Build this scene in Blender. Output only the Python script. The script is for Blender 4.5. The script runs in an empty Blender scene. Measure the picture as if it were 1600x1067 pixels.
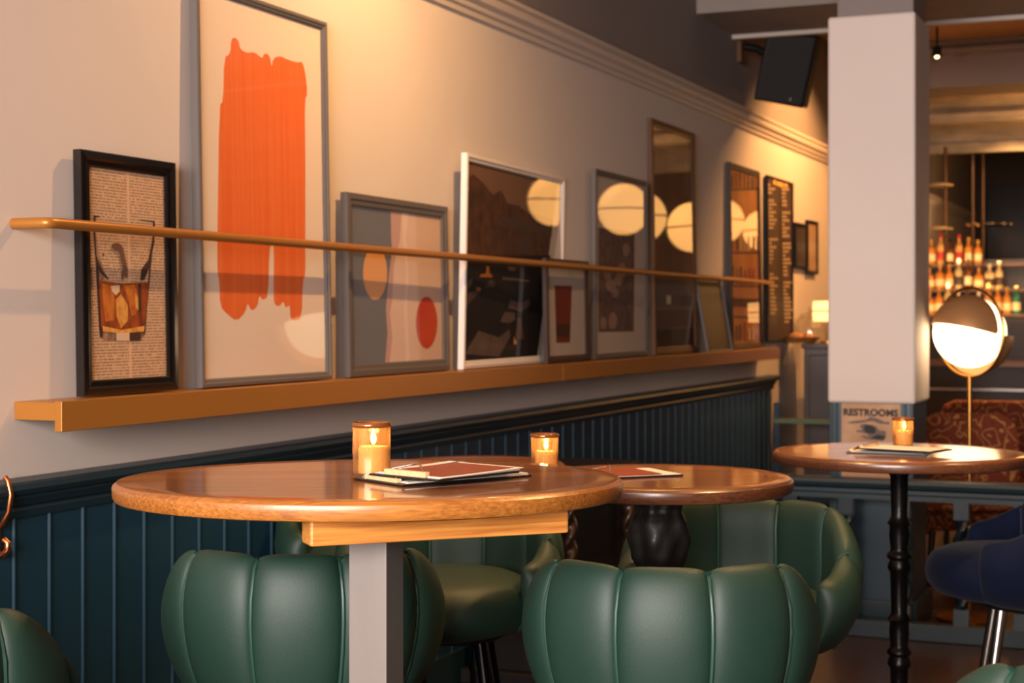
import bpy, math, random
from mathutils import Vector, Matrix
random.seed(7)
PI = math.pi
sc = bpy.context.scene
COL = sc.collection
R = math.radians

# ------------------------------------------------------------------ camera
CX, CH, F, HZ = 2.45, 1.33, 2500.0, 494.0          # camera X, height, focal length in pixels, horizon row
AL = math.atan(1070.0 / F)                         # angle between the view axis and the long wall
FW = Vector((-math.sin(AL), math.cos(AL), 0)); RT = Vector((math.cos(AL), math.sin(AL), 0)); UP = Vector((0, 0, 1))
CAM = Vector((CX, 0, CH))
cd = bpy.data.cameras.new('camera'); cam = bpy.data.objects.new('camera', cd); COL.objects.link(cam)
cam.location = CAM; cam.rotation_euler = (PI / 2, 0, AL)
cd.sensor_width = 36; cd.lens = 36 * F / 1600; cd.shift_y = -(533.5 - HZ) / 1600
cd.clip_start = 0.05
cd.dof.use_dof = True; cd.dof.focus_distance = 2.75; cd.dof.aperture_fstop = 6.8
sc.camera = cam

# ------------------------------------------------------------------ world, lights, exposure
sc.view_settings.view_transform = 'Standard'; sc.view_settings.look = 'None'
sc.view_settings.exposure = 0.0; sc.view_settings.gamma = 1.0; sc.view_settings.use_curve_mapping = False
sc.cycles.max_bounces = 8; sc.cycles.diffuse_bounces = 4; sc.cycles.glossy_bounces = 4
sc.cycles.transparent_max_bounces = 16; sc.cycles.sample_clamp_indirect = 4.0
sc.cycles.caustics_reflective = False; sc.cycles.caustics_refractive = False
w = bpy.data.worlds.new('world'); sc.world = w; w.use_nodes = True
w.node_tree.nodes['Background'].inputs[0].default_value = (0.8, 0.85, 1.0, 1)
w.node_tree.nodes['Background'].inputs[1].default_value = 0.6

def lamp(kind, name, loc, power, col, size=0.05, target=None, spot=None, blend=0.6, size_y=None):
    d = bpy.data.lights.new(name, kind); d.energy = power; d.color = col
    if kind == 'AREA':
        d.shape = 'RECTANGLE'; d.size = size; d.size_y = size_y or size
    else:
        d.shadow_soft_size = size
    if kind == 'SPOT':
        d.spot_size = R(spot); d.spot_blend = blend
    o = bpy.data.objects.new(name, d); COL.objects.link(o); o.location = loc
    if target is not None:
        o.rotation_euler = (Vector(target) - Vector(loc)).to_track_quat('-Z', 'Y').to_euler()
    return o
WARM = (1.0, 0.56, 0.22); WARM2 = (1.0, 0.66, 0.36)
# daylight through the big front window behind the camera
lamp('AREA', 'window_daylight', (1.85, -2.45, 1.9), 590, (1.0, 0.90, 0.84), 3.0, (1.9, 6.0, 1.5), size_y=1.8)
# warm ceiling spots along the picture wall; back room and bar fills are added
lamp('SPOT', 'ceiling_spot_pictures', (1.0, 4.4, 3.15), 150, WARM, 0.025, (0.1, 4.4, 1.2), 150, 1.0)
lamp('SPOT', 'ceiling_spot_scallop', (0.42, 4.5, 3.15), 26, WARM, 0.06, (0.05, 4.45, 1.8), 70, 1.0)
lamp('SPOT', 'ceiling_spot_tables', (2.2, 3.7, 3.1), 150, WARM, 0.05, (2.2, 3.6, 0.9), 110, 0.9)
lamp('SPOT', 'ceiling_spot_menu_board', (1.0, 10.3, 3.1), 260, (1.0, 0.47, 0.15), 0.04, (0.0, 10.4, 1.2), 118, 0.5)
lamp('SPOT', 'ceiling_spot_lobby', (2.45, 5.4, 3.1), 30, WARM, 0.05, (2.2, 5.2, 0.9), 90, 0.8)
lamp('SPOT', 'back_room_fill', (2.6, 12.6, 3.2), 150, WARM, 0.03, (2.3, 12.9, 1.0), 160, 0.8)  # unseen glow lamp added for the back room, not a real fitting
lamp('SPOT', 'bar_fill', (1.0, 14.6, 2.9), 40, WARM, 0.03, (0.8, 15.6, 1.0), 130, 0.8)  # unseen lamp added to brighten the bar, no fitting there
lamp('AREA', 'cornice_light', (2.4, 13.1, 2.45), 34, WARM, 2.2, (2.4, 13.7, 3.1), size_y=0.1)

# ------------------------------------------------------------------ pixel helpers (photo frame 1600x1067 -> real places)
def ray(px, py):
    return FW + RT * ((px - 800) / F) + UP * ((HZ - py) / F)
SC = CX / 2.2                                                # how far the long wall stands from the camera
def zs(z): return CH + (z - CH) * SC
def PZ(px, py, Z): return CAM + ray(px, py) * Z               # at a depth
def PH(px, py, z):                                           # on a horizontal plane
    d = ray(px, py); return CAM + d * ((z - CH) / d.z)
def PX(px, py, x):                                           # on a plane parallel to the long wall
    d = ray(px, py); return CAM + d * ((x - CX) / d.x)
def PY(px, py, y):                                           # on a plane across the room
    d = ray(px, py); return CAM + d * (y / d.y)

# ------------------------------------------------------------------ materials
def lin(c):
    return tuple(((v / 255) / 12.92 if v / 255 <= 0.04045 else ((v / 255 + 0.055) / 1.055) ** 2.4) for v in c)
MATS = {}
def mat(name, rgb, rough=0.5, metal=0.0, coat=0.0, coat_r=0.1, emit=None, es=0.0, noise=0.0, nscale=(8, 8, 8), rgb2=None,
        bump=0.0, bscale=60, spec=0.5, sheen=0.0):
    if name in MATS: return MATS[name]
    m = bpy.data.materials.new(name); m.use_nodes = True
    nt = m.node_tree; b = nt.nodes['Principled BSDF']
    c = lin(rgb) + (1,)
    b.inputs['Base Color'].default_value = c
    b.inputs['Roughness'].default_value = rough; b.inputs['Metallic'].default_value = metal
    b.inputs['Coat Weight'].default_value = coat; b.inputs['Coat Roughness'].default_value = coat_r
    b.inputs['Specular IOR Level'].default_value = spec; b.inputs['Sheen Weight'].default_value = sheen
    if emit:
        b.inputs['Emission Color'].default_value = tuple(emit) + (1,); b.inputs['Emission Strength'].default_value = es
    if noise or rgb2:
        tc = nt.nodes.new('ShaderNodeTexCoord'); mp = nt.nodes.new('ShaderNodeMapping'); n = nt.nodes.new('ShaderNodeTexNoise')
        mp.inputs['Scale'].default_value = nscale; n.inputs['Scale'].default_value = 1; n.inputs['Detail'].default_value = 6
        nt.links.new(tc.outputs['Object'], mp.inputs[0]); nt.links.new(mp.outputs[0], n.inputs['Vector'])
        r = nt.nodes.new('ShaderNodeValToRGB')
        r.color_ramp.elements[0].position = 0.32; r.color_ramp.elements[1].position = 0.68
        c2 = lin(rgb2) + (1,) if rgb2 else tuple(v * (1 - noise) for v in c[:3]) + (1,)
        r.color_ramp.elements[0].color = c2; r.color_ramp.elements[1].color = c
        nt.links.new(n.outputs[0], r.inputs[0]); nt.links.new(r.outputs[0], b.inputs['Base Color'])
    if bump:
        tc = nt.nodes.new('ShaderNodeTexCoord'); n = nt.nodes.new('ShaderNodeTexNoise'); n.inputs['Scale'].default_value = bscale
        bp = nt.nodes.new('ShaderNodeBump'); bp.inputs['Strength'].default_value = bump; bp.inputs['Distance'].default_value = 0.002
        nt.links.new(tc.outputs['Object'], n.inputs['Vector'])
        nt.links.new(n.outputs[0], bp.inputs['Height']); nt.links.new(bp.outputs[0], b.inputs['Normal'])
    MATS[name] = m; return m

def wood(name, rgb, rgb2, axis=0, stave=0.045, coat=0.7, rough=0.35, coat_r=0.12, sp=0.35, gs=90):
    """planks across the local axis with grain running along it"""
    if name in MATS: return MATS[name]
    m = mat(name, rgb, rough, coat=coat, coat_r=coat_r); nt = m.node_tree; b = nt.nodes['Principled BSDF']; L = nt.links.new
    tc = nt.nodes.new('ShaderNodeTexCoord'); sep = nt.nodes.new('ShaderNodeSeparateXYZ'); L(tc.outputs['Object'], sep.inputs[0])
    dv = nt.nodes.new('ShaderNodeMath'); dv.operation = 'DIVIDE'; dv.inputs[1].default_value = stave
    L(sep.outputs[1 - axis], dv.inputs[0])
    fl = nt.nodes.new('ShaderNodeMath'); fl.operation = 'FLOOR'; L(dv.outputs[0], fl.inputs[0])
    wn = nt.nodes.new('ShaderNodeTexWhiteNoise'); wn.noise_dimensions = '1D'; L(fl.outputs[0], wn.inputs['W'])
    mp = nt.nodes.new('ShaderNodeMapping'); s = [gs, gs, gs]; s[axis] = 5; mp.inputs['Scale'].default_value = s
    L(tc.outputs['Object'], mp.inputs[0])
    n = nt.nodes.new('ShaderNodeTexNoise'); n.inputs['Scale'].default_value = 1; n.inputs['Detail'].default_value = 8; n.inputs['Distortion'].default_value = 0.6
    L(mp.outputs[0], n.inputs['Vector'])
    mx = nt.nodes.new('ShaderNodeMath'); mx.operation = 'MULTIPLY_ADD'; mx.inputs[1].default_value = sp
    L(wn.outputs[0], mx.inputs[0]); L(n.outputs[0], mx.inputs[2])
    r = nt.nodes.new('ShaderNodeValToRGB'); r.color_ramp.elements[0].position = 0.35; r.color_ramp.elements[1].position = 0.95
    r.color_ramp.elements[0].color = lin(rgb2) + (1,); r.color_ramp.elements[1].color = lin(rgb) + (1,)
    L(mx.outputs[0], r.inputs[0]); L(r.outputs[0], b.inputs['Base Color'])
    return m

def glassy(name, tint=(1, 1, 1), rough=0.02, gain=1.0, ior=1.5, extra=0.0):
    """clear pane: transmission tinted, Fresnel reflection on top"""
    if name in MATS: return MATS[name]
    m = bpy.data.materials.new(name); m.use_nodes = True; nt = m.node_tree; nt.nodes.clear(); L = nt.links.new
    o = nt.nodes.new('ShaderNodeOutputMaterial'); mix = nt.nodes.new('ShaderNodeMixShader'); t = nt.nodes.new('ShaderNodeBsdfTransparent')
    g = nt.nodes.new('ShaderNodeBsdfGlossy'); g.inputs['Roughness'].default_value = rough
    t.inputs[0].default_value = tuple(tint) + (1,)
    geo = nt.nodes.new('ShaderNodeNewGeometry'); dt = nt.nodes.new('ShaderNodeVectorMath'); dt.operation = 'DOT_PRODUCT'
    L(geo.outputs['Incoming'], dt.inputs[0]); L(geo.outputs['Normal'], dt.inputs[1])
    def mth(op, a, v, v0=None):
        n = nt.nodes.new('ShaderNodeMath'); n.operation = op; n.use_clamp = op == 'MULTIPLY_ADD'; L(a, n.inputs[0] if v0 is None else n.inputs[1])
        if v0 is None: n.inputs[1].default_value = v
        else: n.inputs[0].default_value = v0
        return n
    ab = mth('ABSOLUTE', dt.outputs['Value'], 0); inv = mth('SUBTRACT', ab.outputs[0], 0, 1.0); pw = mth('POWER', inv.outputs[0], 5.0)
    mu = mth('MULTIPLY_ADD', pw.outputs[0], 0.96 * gain); mu.inputs[2].default_value = 0.04 * gain + extra
    L(mu.outputs[0], mix.inputs[0]); L(t.outputs[0], mix.inputs[1]); L(g.outputs[0], mix.inputs[2]); L(mix.outputs[0], o.inputs[0])
    MATS[name] = m; return m

M_wall = mat('wall_paint', (214, 200, 190), 0.75, noise=0.04, nscale=(1.5, 1.5, 1.5), spec=0.3)
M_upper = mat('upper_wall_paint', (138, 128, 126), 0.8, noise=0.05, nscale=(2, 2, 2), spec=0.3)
M_trimw = mat('picture_rail_paint', (200, 184, 172), 0.55)
M_pillar = mat('pillar_paint', (222, 208, 200), 0.6, noise=0.03, nscale=(3, 3, 3))
M_ceil = mat('ceiling_paint', (186, 144, 112), 0.8)
M_beam = mat('beam_paint', (150, 138, 130), 0.7, noise=0.08, nscale=(6, 6, 6))
M_beamc = mat('carved_plaster', (176, 158, 136), 0.75, noise=0.35, nscale=(5, 5, 9))
M_teal = mat('teal_paint', (24, 56, 74), 0.36, coat=0.1, coat_r=0.3, noise=0.08, nscale=(4, 4, 4))
M_tealcap = mat('teal_rail_paint', (25, 49, 60), 0.42, coat=0.1, coat_r=0.25, noise=0.15, nscale=(3, 3, 3))
M_navy = mat('balustrade_paint', (22, 42, 56), 0.3, coat=0.3, coat_r=0.2, noise=0.1)
M_floor = wood('floor_boards', (62, 33, 20), (34, 18, 12), axis=1, stave=0.12, coat=0.15, coat_r=0.3)
M_ochre = mat('ochre_metal', (178, 118, 50), 0.36, metal=0.35, noise=0.04, nscale=(3, 3, 3))
M_brown = mat('brown_wall', (96, 62, 42), 0.7, noise=0.3, nscale=(2, 2, 2))
M_dark = mat('dark_wall', (48, 36, 32), 0.7, noise=0.2, nscale=(2, 2, 2))
M_black = mat('black_satin', (12, 11, 11), 0.5, spec=0.25)
M_gloss = mat('black_gloss_frame', (16, 13, 13), 0.22, coat=0.6, coat_r=0.1)
M_gun = mat('grey_frame', (104, 98, 96), 0.45, metal=0.15)
M_gun2 = mat('grey_wood_frame', (92, 84, 80), 0.5)
M_white = mat('white_frame', (232, 222, 214), 0.45)
M_bronze = mat('bronze_frame', (92, 62, 40), 0.4, metal=0.25)
M_dkwood = mat('dark_frame', (50, 30, 22), 0.45)
M_pane = glassy('picture_glass', gain=1.0)
M_green = mat('green_leather', (28, 56, 46), 0.54, spec=0.5, bump=0.12, bscale=350, noise=0.12, nscale=(9, 9, 9))
M_greenp = mat('green_piping', (34, 68, 57), 0.45, spec=0.5)
M_velvet = mat('blue_velvet', (9, 18, 42), 0.9, sheen=0.04, spec=0.15, noise=0.2, nscale=(9, 9, 9))
M_velvetp = mat('blue_piping', (10, 18, 44), 0.8)
M_legm = mat('dark_leg_metal', (30, 28, 28), 0.25, metal=0.9)
M_chrome = mat('steel_leg', (190, 184, 178), 0.25, metal=1.0)
M_top = wood('table_wood', (178, 106, 44), (108, 60, 22), axis=0, stave=0.07, coat=0.85, coat_r=0.09)
M_litedge = wood('table_wood_lit_edge', (196, 128, 56), (124, 70, 26), axis=0, stave=0.09, coat=0.35, coat_r=0.25, gs=260)  # same wood as the top; light on the rim put into a lighter colour
M_darkedge = wood('dark_edge_wood', (120, 72, 44), (66, 36, 22), axis=0, stave=0.09, coat=0.5, coat_r=0.2, gs=260)
M_plank = wood('pale_beam_wood', (240, 172, 84), (176, 100, 42), axis=0, stave=0.5, coat=0.2, coat_r=0.3, sp=0.2, gs=160)
M_steel = mat('brushed_steel', (128, 120, 116), 0.5, metal=0.35, noise=0.08, nscale=(20, 20, 3))
M_iron = mat('cast_iron', (24, 22, 22), 0.32, metal=0.6, bump=0.4, bscale=90)
M_carved = mat('ebonised_wood', (20, 17, 16), 0.5, coat=0.1, bump=0.7, bscale=45)
M_twist = mat('twist_wood', (54, 38, 28), 0.3, coat=0.5)
M_brass = mat('brass', (196, 138, 66), 0.3, metal=1.0)
M_copper = mat('copper', (206, 128, 84), 0.28, metal=1.0)
M_bronzel = mat('bronze_shade', (186, 138, 92), 0.45, metal=0.4)
M_lampglow = mat('lamp_glass_lit', (255, 244, 225), 0.3, emit=(1.0, 0.73, 0.43), es=3.6)
M_globe = mat('pendant_glow', (255, 220, 150), 0.6, emit=(1.0, 0.47, 0.13), es=5.0)
M_flame = mat('flame', (255, 230, 180), 0.5, emit=(1.0, 0.62, 0.25), es=14.0)
M_wax = mat('wax', (240, 214, 176), 0.5, emit=(1.0, 0.5, 0.15), es=0.12)
M_amber = glassy('amber_glass', (0.93, 0.72, 0.42), 0.05, 1.3, extra=0.06)
def mercury(name, tint, body, amount):
    m = glassy(name, tint, 0.08, 1.2, extra=0.05); nt = m.node_tree; L = nt.links.new
    out = [n for n in nt.nodes if n.type == 'OUTPUT_MATERIAL'][0]; prev = out.inputs[0].links[0].from_socket
    tr = nt.nodes.new('ShaderNodeBsdfTranslucent'); df = nt.nodes.new('ShaderNodeBsdfDiffuse'); ad = nt.nodes.new('ShaderNodeMixShader'); ad.inputs[0].default_value = 0.4
    tr.inputs[0].default_value = lin(body) + (1,); df.inputs[0].default_value = lin(body) + (1,)
    L(tr.outputs[0], ad.inputs[1]); L(df.outputs[0], ad.inputs[2])
    tc = nt.nodes.new('ShaderNodeTexCoord'); mp = nt.nodes.new('ShaderNodeMapping'); mp.inputs['Scale'].default_value = (110, 110, 9)
    nz = nt.nodes.new('ShaderNodeTexNoise'); nz.inputs['Scale'].default_value = 1; nz.inputs['Detail'].default_value = 5
    L(tc.outputs['Object'], mp.inputs[0]); L(mp.outputs[0], nz.inputs['Vector'])
    rp = nt.nodes.new('ShaderNodeMapRange'); rp.inputs[1].default_value = 0.35; rp.inputs[2].default_value = 0.7; rp.inputs[3].default_value = amount * 0.35; rp.inputs[4].default_value = amount
    L(nz.outputs[0], rp.inputs[0]); mx = nt.nodes.new('ShaderNodeMixShader'); L(rp.outputs[0], mx.inputs[0]); L(prev, mx.inputs[1]); L(ad.outputs[0], mx.inputs[2]); L(mx.outputs[0], out.inputs[0])
    return m
M_merc = mercury('mercury_glass', (0.95, 0.74, 0.42), (214, 166, 112), 0.48)
M_ambrim = mat('amber_rim', (150, 92, 46), 0.15, metal=0.5, coat=0.6)
M_smoke = glassy('clear_jar_glass', (0.93, 0.9, 0.86), 0.05, 1.4, extra=0.05)
M_paper = mat('menu_paper', (238, 228, 214), 0.7)
M_rust = mat('rust_menu_card', (146, 60, 34), 0.5, noise=0.12, nscale=(30, 30, 30))
M_board = mat('clipboard_black', (26, 24, 24), 0.35)
M_kraft = mat('kraft_clip', (226, 190, 142), 0.55, noise=0.25, nscale=(60, 200, 60))

# ------------------------------------------------------------------ mesh helpers
class MB:
    def __init__(s): s.v = []; s.f = []; s.m = []
    def add(s, vs, fs, mi=0):
        o = len(s.v); s.v += [tuple(p) for p in vs]; s.f += [tuple(i + o for i in f) for f in fs]; s.m += [mi] * len(fs); return s
    def box(s, x0, x1, y0, y1, z0, z1, mi=0, T=None):
        vs = [Vector((x, y, z)) for x in (x0, x1) for y in (y0, y1) for z in (z0, z1)]
        if T is not None: vs = [T @ p for p in vs]
        return s.add(vs, [(0, 1, 3, 2), (4, 6, 7, 5), (0, 4, 5, 1), (2, 3, 7, 6), (0, 2, 6, 4), (1, 5, 7, 3)], mi)
    def lathe(s, prof, n=32, c=(0, 0, 0), sx=1, sy=1, mi=0, rf=None, T=None, a0=0, a1=None):
        full = a1 is None; k = n if full else n + 1; span = 2 * PI if full else a1 - a0
        vs = []
        for (r, z) in prof:
            for i in range(k):
                a = a0 + span * i / n; rr = r if rf is None else rf(r, z, a)
                p = Vector((c[0] + rr * math.cos(a) * sx, c[1] + rr * math.sin(a) * sy, c[2] + z)); vs.append(T @ p if T is not None else p)
        fs = []
        for j in range(len(prof) - 1):
            for i in range(n):
                a, b = j * k + i, j * k + ((i + 1) % k if full else i + 1); fs.append((a, b, b + k, a + k))
        o = len(s.f)
        s.add(vs, fs, mi)
        if full:
            for j, flip in ((0, 1), (len(prof) - 1, 0)):
                if prof[j][0] > 1e-5:
                    base = len(s.v) - len(vs) + j * k; loop = tuple(base + i for i in range(k))
                    s.f.append(loop[::-1] if flip else loop); s.m.append(mi)
        return s
    def tube(s, pts, r, n=10, mi=0, close=False, rfun=None):
        pts = [Vector(p) for p in pts]; N = len(pts); rings = []
        up = None
        for i, p in enumerate(pts):
            if close: t = pts[(i + 1) % N] - pts[i - 1]
            else: t = pts[min(i + 1, N - 1)] - pts[max(i - 1, 0)]
            t.normalize()
            if up is None:
                up = Vector((0, 0, 1)) if abs(t.z) < 0.9 else Vector((1, 0, 0))
            a = (up - t * up.dot(t)).normalized(); up = a; b = t.cross(a)
            rr = rfun(i / (N - 1)) * r if rfun else r
            rings.append([p + (a * math.cos(2 * PI * k / n) + b * math.sin(2 * PI * k / n)) * rr for k in range(n)])
        vs = [q for ring in rings for q in ring]; fs = []
        for i in range(N if close else N - 1):
            j = (i + 1) % N
            for k in range(n):
                fs.append((i * n + k, i * n + (k + 1) % n, j * n + (k + 1) % n, j * n + k))
        if not close:
            fs.append(tuple(range(n))[::-1]); fs.append(tuple((N - 1) * n + k for k in range(n)))
        return s.add(vs, fs, mi)
    def extrude(s, prof, p0, p1, ax_u, ax_v, mi=0, closed=True):
        """profile (u,v) swept straight from p0 to p1"""
        p0, p1, ax_u, ax_v = map(Vector, (p0, p1, ax_u, ax_v)); n = len(prof)
        vs = [p0 + ax_u * u + ax_v * v for u, v in prof] + [p1 + ax_u * u + ax_v * v for u, v in prof]
        fs = [(i, (i + 1) % n, n + (i + 1) % n, n + i) for i in range(n if closed else n - 1)]
        if closed: fs += [tuple(range(n))[::-1], tuple(range(n, 2 * n))]
        return s.add(vs, fs, mi)
    def poly(s, pts, mi=0):
        return s.add(pts, [tuple(range(len(pts)))], mi)
    def sphere(s, c, r, n=24, m=14, sx=1, sy=1, sz=1, mi=0, T=None):
        prof = [(max(1e-6, r * math.sin(PI * j / m)), -r * math.cos(PI * j / m) * sz) for j in range(m + 1)]
        return s.lathe(prof, n, c, sx, sy, mi, T=T)
    def build(s, name, mats, parent=None, smooth=False, bevel=0, loc=None, angle=40, recalc=True):
        me = bpy.data.meshes.new(name); me.from_pydata(s.v, [], s.f)
        if not isinstance(mats, (list, tuple)): mats = [mats]
        for m in mats: me.materials.append(m)
        me.polygons.foreach_set('material_index', s.m)
        me.update(); me.validate()
        import bmesh
        bm = bmesh.new(); bm.from_mesh(me)
        if recalc: bmesh.ops.recalc_face_normals(bm, faces=bm.faces)
        bm.to_mesh(me); bm.free()
        if smooth:
            me.polygons.foreach_set('use_smooth', [True] * len(me.polygons))
            me.set_sharp_from_angle(angle=R(angle))
        o = bpy.data.objects.new(name, me); COL.objects.link(o)
        if parent: o.parent = parent
        if loc: o.location = loc
        if bevel:
            b = o.modifiers.new('bevel', 'BEVEL'); b.width = bevel; b.segments = 2; b.limit_method = 'ANGLE'; b.angle_limit = R(50)
        return o
def flat_shape(mb, pts, mi=0):
    """concave outline -> triangles"""
    from mathutils.geometry import tessellate_polygon
    t = tessellate_polygon([[Vector(p) for p in pts]])
    return mb.add(pts, [tuple(q) for q in t], mi)
def thing(name, label, cat, loc=(0, 0, 0), rz=0.0, group=None, ry=0.0):
    o = bpy.data.objects.new(name, None); COL.objects.link(o); o.empty_display_size = 0.05
    o.location = loc; o.rotation_euler = (0, ry, rz); tag(o, label, cat, group); return o
def tag(o, label=None, cat=None, group=None, kind=None):
    if label: o['label'] = label
    if cat: o['category'] = cat
    if group: o['group'] = group
    if kind: o['kind'] = kind
    return o
def struct(o): o['kind'] = 'structure'; return o
def kids(o): return [c for c in KID.get(o.name, [])]
def copy_tree(o, parent=None):
    c = o.copy(); COL.objects.link(c); c.parent = parent
    for ch in list(o.children): copy_tree(ch, c)
    return c

# ================================================================== THE ROOM
YB, YE, XR, ZC = -2.6, 19.6, 7.0, zs(3.1)
struct(MB().box(-0.2, XR + 0.2, YB - 0.2, YE + 0.2, -0.12, 0).build('floor', M_floor))
struct(MB().box(-0.2, XR + 0.2, YB - 0.2, YE + 0.2, ZC, ZC + 0.12).build('ceiling', M_ceil))
YWE = 8.77 * SC                                             # where the panelling ends
struct(MB().box(-0.2, 0, YB - 0.2, YE + 0.2, 0, ZC).build('wall_left', M_wall))
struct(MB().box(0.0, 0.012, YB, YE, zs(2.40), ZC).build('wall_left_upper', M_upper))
struct(MB().box(XR, XR + 0.2, YB - 0.2, YE + 0.2, 0, ZC).build('wall_right', M_brown))
struct(MB().box(0, XR, YE, YE + 0.2, 0, ZC).build('wall_far', M_dark))
b = MB(); b.box(0, 0.3, YB - 0.2, YB, 0, ZC); b.box(3.3, XR, YB - 0.2, YB, 0, ZC); b.box(0.3, 3.3, YB - 0.2, YB, 0, 0.95); b.box(0.3, 3.3, YB - 0.2, YB, 2.85, ZC)
struct(b.build('wall_near', M_wall))
b = MB()
for x in (0.3, 1.77, 3.24): b.box(x, x + 0.06, YB - 0.14, YB - 0.08, 0.95, 2.85)
b.box(0.3, 3.3, YB - 0.14, YB - 0.08, 0.95, 1.01); b.box(0.3, 3.3, YB - 0.14, YB - 0.08, 2.79, 2.85)
struct(b.build('window_1', M_white))

# picture rail moulding on the long wall
prof = [(0, 2.315), (0.012, 2.315), (0.016, 2.33), (0.026, 2.337), (0.030, 2.35), (0.046, 2.362), (0.05, 2.378), (0.042, 2.388), (0.055, 2.396), (0.055, 2.41), (0, 2.41)]
prof = [(u * SC, zs(v)) for u, v in prof]
struct(MB().extrude(prof, (0, YB, 0), (0, YE, 0), (1, 0, 0), (0, 0, 1)).build('trim_1', M_trimw))

# tongue and groove panelling: flat boards with a bead between two grooves
P0 = 2.664 * SC; pitch = 0.108 * SC
pr = []; y = P0 - pitch * 48
pr.append((0.0, YB)); 
k = 0
while y < YWE - 0.02:
    if y > YB + 0.02:
        pr += [(0.022, y - 0.0095), (0.0175, y - 0.0070), (0.0225, y - 0.0060), (0.0265, y - 0.0025), (0.0265, y + 0.0025), (0.0225, y + 0.0060), (0.0175, y + 0.0070), (0.022, y + 0.0095)]
    y += pitch
pr = [(0.0, YB), (0.022, YB)] + pr[1:] + [(0.022, YWE), (0.0, YWE)]
struct(MB().extrude(pr, (0, 0, 0.0), (0, 0, 0.925), (1, 0, 0), (0, 1, 0)).build('trim_2', M_teal))
prof = [(0, 0.925), (0.026, 0.925), (0.03, 0.94), (0.026, 0.948), (0.036, 0.952), (0.044, 0.966), (0.044, 0.972), (0.056, 0.976), (0.062, 0.986), (0.058, 0.996), (0.05, 1.0), (0, 1.003)]
prof = [(u * SC, zs(v)) for u, v in prof]
struct(MB().extrude(prof, (0, YB, 0), (0, YWE + 0.03, 0), (1, 0, 0), (0, 0, 1)).build('trim_3', M_tealcap))
b = MB(); b.box(0, 0.035, YB, YWE, 0, 0.14); struct(b.build('baseboard_left', M_tealcap))

# transverse beams
struct(MB().box(0.012, XR, 7.35 * SC, 7.98 * SC, zs(2.77), ZC).build('beam_1', M_beam)); bpy.data.objects['beam_1'].name = 'trim_4'
b = MB(); b.extrude([(0, 0), (0.05, 0.0), (0.06, 0.02), (0.05, 0.05), (0.02, 0.06), (0, 0.09)], (0.012, 7.98 * SC, zs(2.75)), (XR, 7.98 * SC, zs(2.75)), (0, 1, 0), (0, 0, 1))
struct(b.build('trim_5', M_trimw))
b = MB(); b.box(0.012, XR, 10.55 * SC, 11.0 * SC, zs(2.80), ZC); b.extrude([(0, 0), (-0.05, 0.02), (-0.05, 0.05), (0, 0.08)], (0.012, 10.55 * SC, zs(3.0)), (XR, 10.55 * SC, zs(3.0)), (0, 1, 0), (0, 0, 1))
struct(b.build('trim_6', [M_beam]))
b = MB(); b.box(0.012, XR, 12.3 * SC, 12.5 * SC, zs(2.78), ZC); b.box(0.012, XR, 12.22 * SC, 12.3 * SC, zs(2.93), zs(2.97)); b.box(0.012, XR, 12.25 * SC, 12.3 * SC, zs(2.80), zs(2.84))
struct(b.build('trim_7', M_beamc))
b = MB(); b.box(0.012, XR, 13.5 * SC, 13.9 * SC, zs(2.70), ZC); b.box(0.012, XR, 13.42 * SC, 13.5 * SC, zs(2.66), zs(2.74))
struct(b.build('trim_8', M_beamc))

# ------------------------------------------------------------------ pillar
PC = PZ(1361, HZ, 6.3 * SC); PF = PY(1293, HZ, PC.y - 0.175)
pY = PC.y - 0.175; pL = PY(1293, HZ, pY).x; pR = PY(1430, HZ, pY).x; pW = pR - pL
pB = pY + 0.40
zt = zs(2.49); zb = zs(0.995)
pil = thing('pillar', 'square white-boxed pillar with dark teal base behind the far round table', 'pillar', ((pL + pR) / 2, (pY + pB) / 2, 0))
h = pW / 2; d = (pB - pY) / 2
MB().box(-h, h, -d, d, zb, zt).build('upper_casing', M_pillar, pil, bevel=0.012)
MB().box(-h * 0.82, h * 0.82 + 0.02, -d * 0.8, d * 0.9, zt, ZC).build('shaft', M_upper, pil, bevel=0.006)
b = MB(); b.box(-h + 0.012, h - 0.012, -d + 0.012, d - 0.012, 0, zb)
b.build('base_casing', M_teal, pil)
for x in (-h + 0.008, -h + 0.03, h - 0.05, h - 0.02):
    MB().box(x, x + 0.012, -d + 0.002, -d + 0.012, 0, zb).build('bead', M_tealcap, pil, bevel=0.003)
MB().box(-h - 0.01, h + 0.01, -d - 0.01, d + 0.01, 0, 0.12).build('plinth', M_tealcap, pil, bevel=0.005)

# restroom sign on the pillar
yS = pY + 0.012 - 0.002
a = PY(1315, 628, yS); c = PY(1407, 702, yS)
SZ0 = zs(0.70)
sgn = thing('restroom_sign', 'aged paper RESTROOMS sign with an ink drawing on the pillar base', 'sign', ((a.x + c.x) / 2, yS, SZ0))
sw = (c.x - a.x) / 2; sh0, sh1 = 0.0, a.z - SZ0 - 0.004
M_aged = mat('aged_paper', (204, 164, 130), 0.7, rgb2=(176, 132, 98), nscale=(8, 8, 8))
M_ink = mat('ink', (46, 40, 42), 0.7)
M_inkg = mat('ink_wash', (112, 96, 90), 0.7)
MB().box(-sw, sw, -0.004, 0, sh0, sh1).build('backing', M_aged, sgn)
fc = bpy.data.curves.new('t', 'FONT'); fc.body = 'RESTROOMS'; fc.size = 0.052; fc.align_x = 'CENTER'; fc.offset = 0.0026; fc.extrude = 0.0004; fc.space_character = 1.05
fo = bpy.data.objects.new('t', fc); COL.objects.link(fo)
bpy.context.view_layer.update()
me = bpy.data.meshes.new_from_object(fo.evaluated_get(bpy.context.evaluated_depsgraph_get())); bpy.data.objects.remove(fo)
me.materials.clear(); me.materials.append(M_ink)
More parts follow.
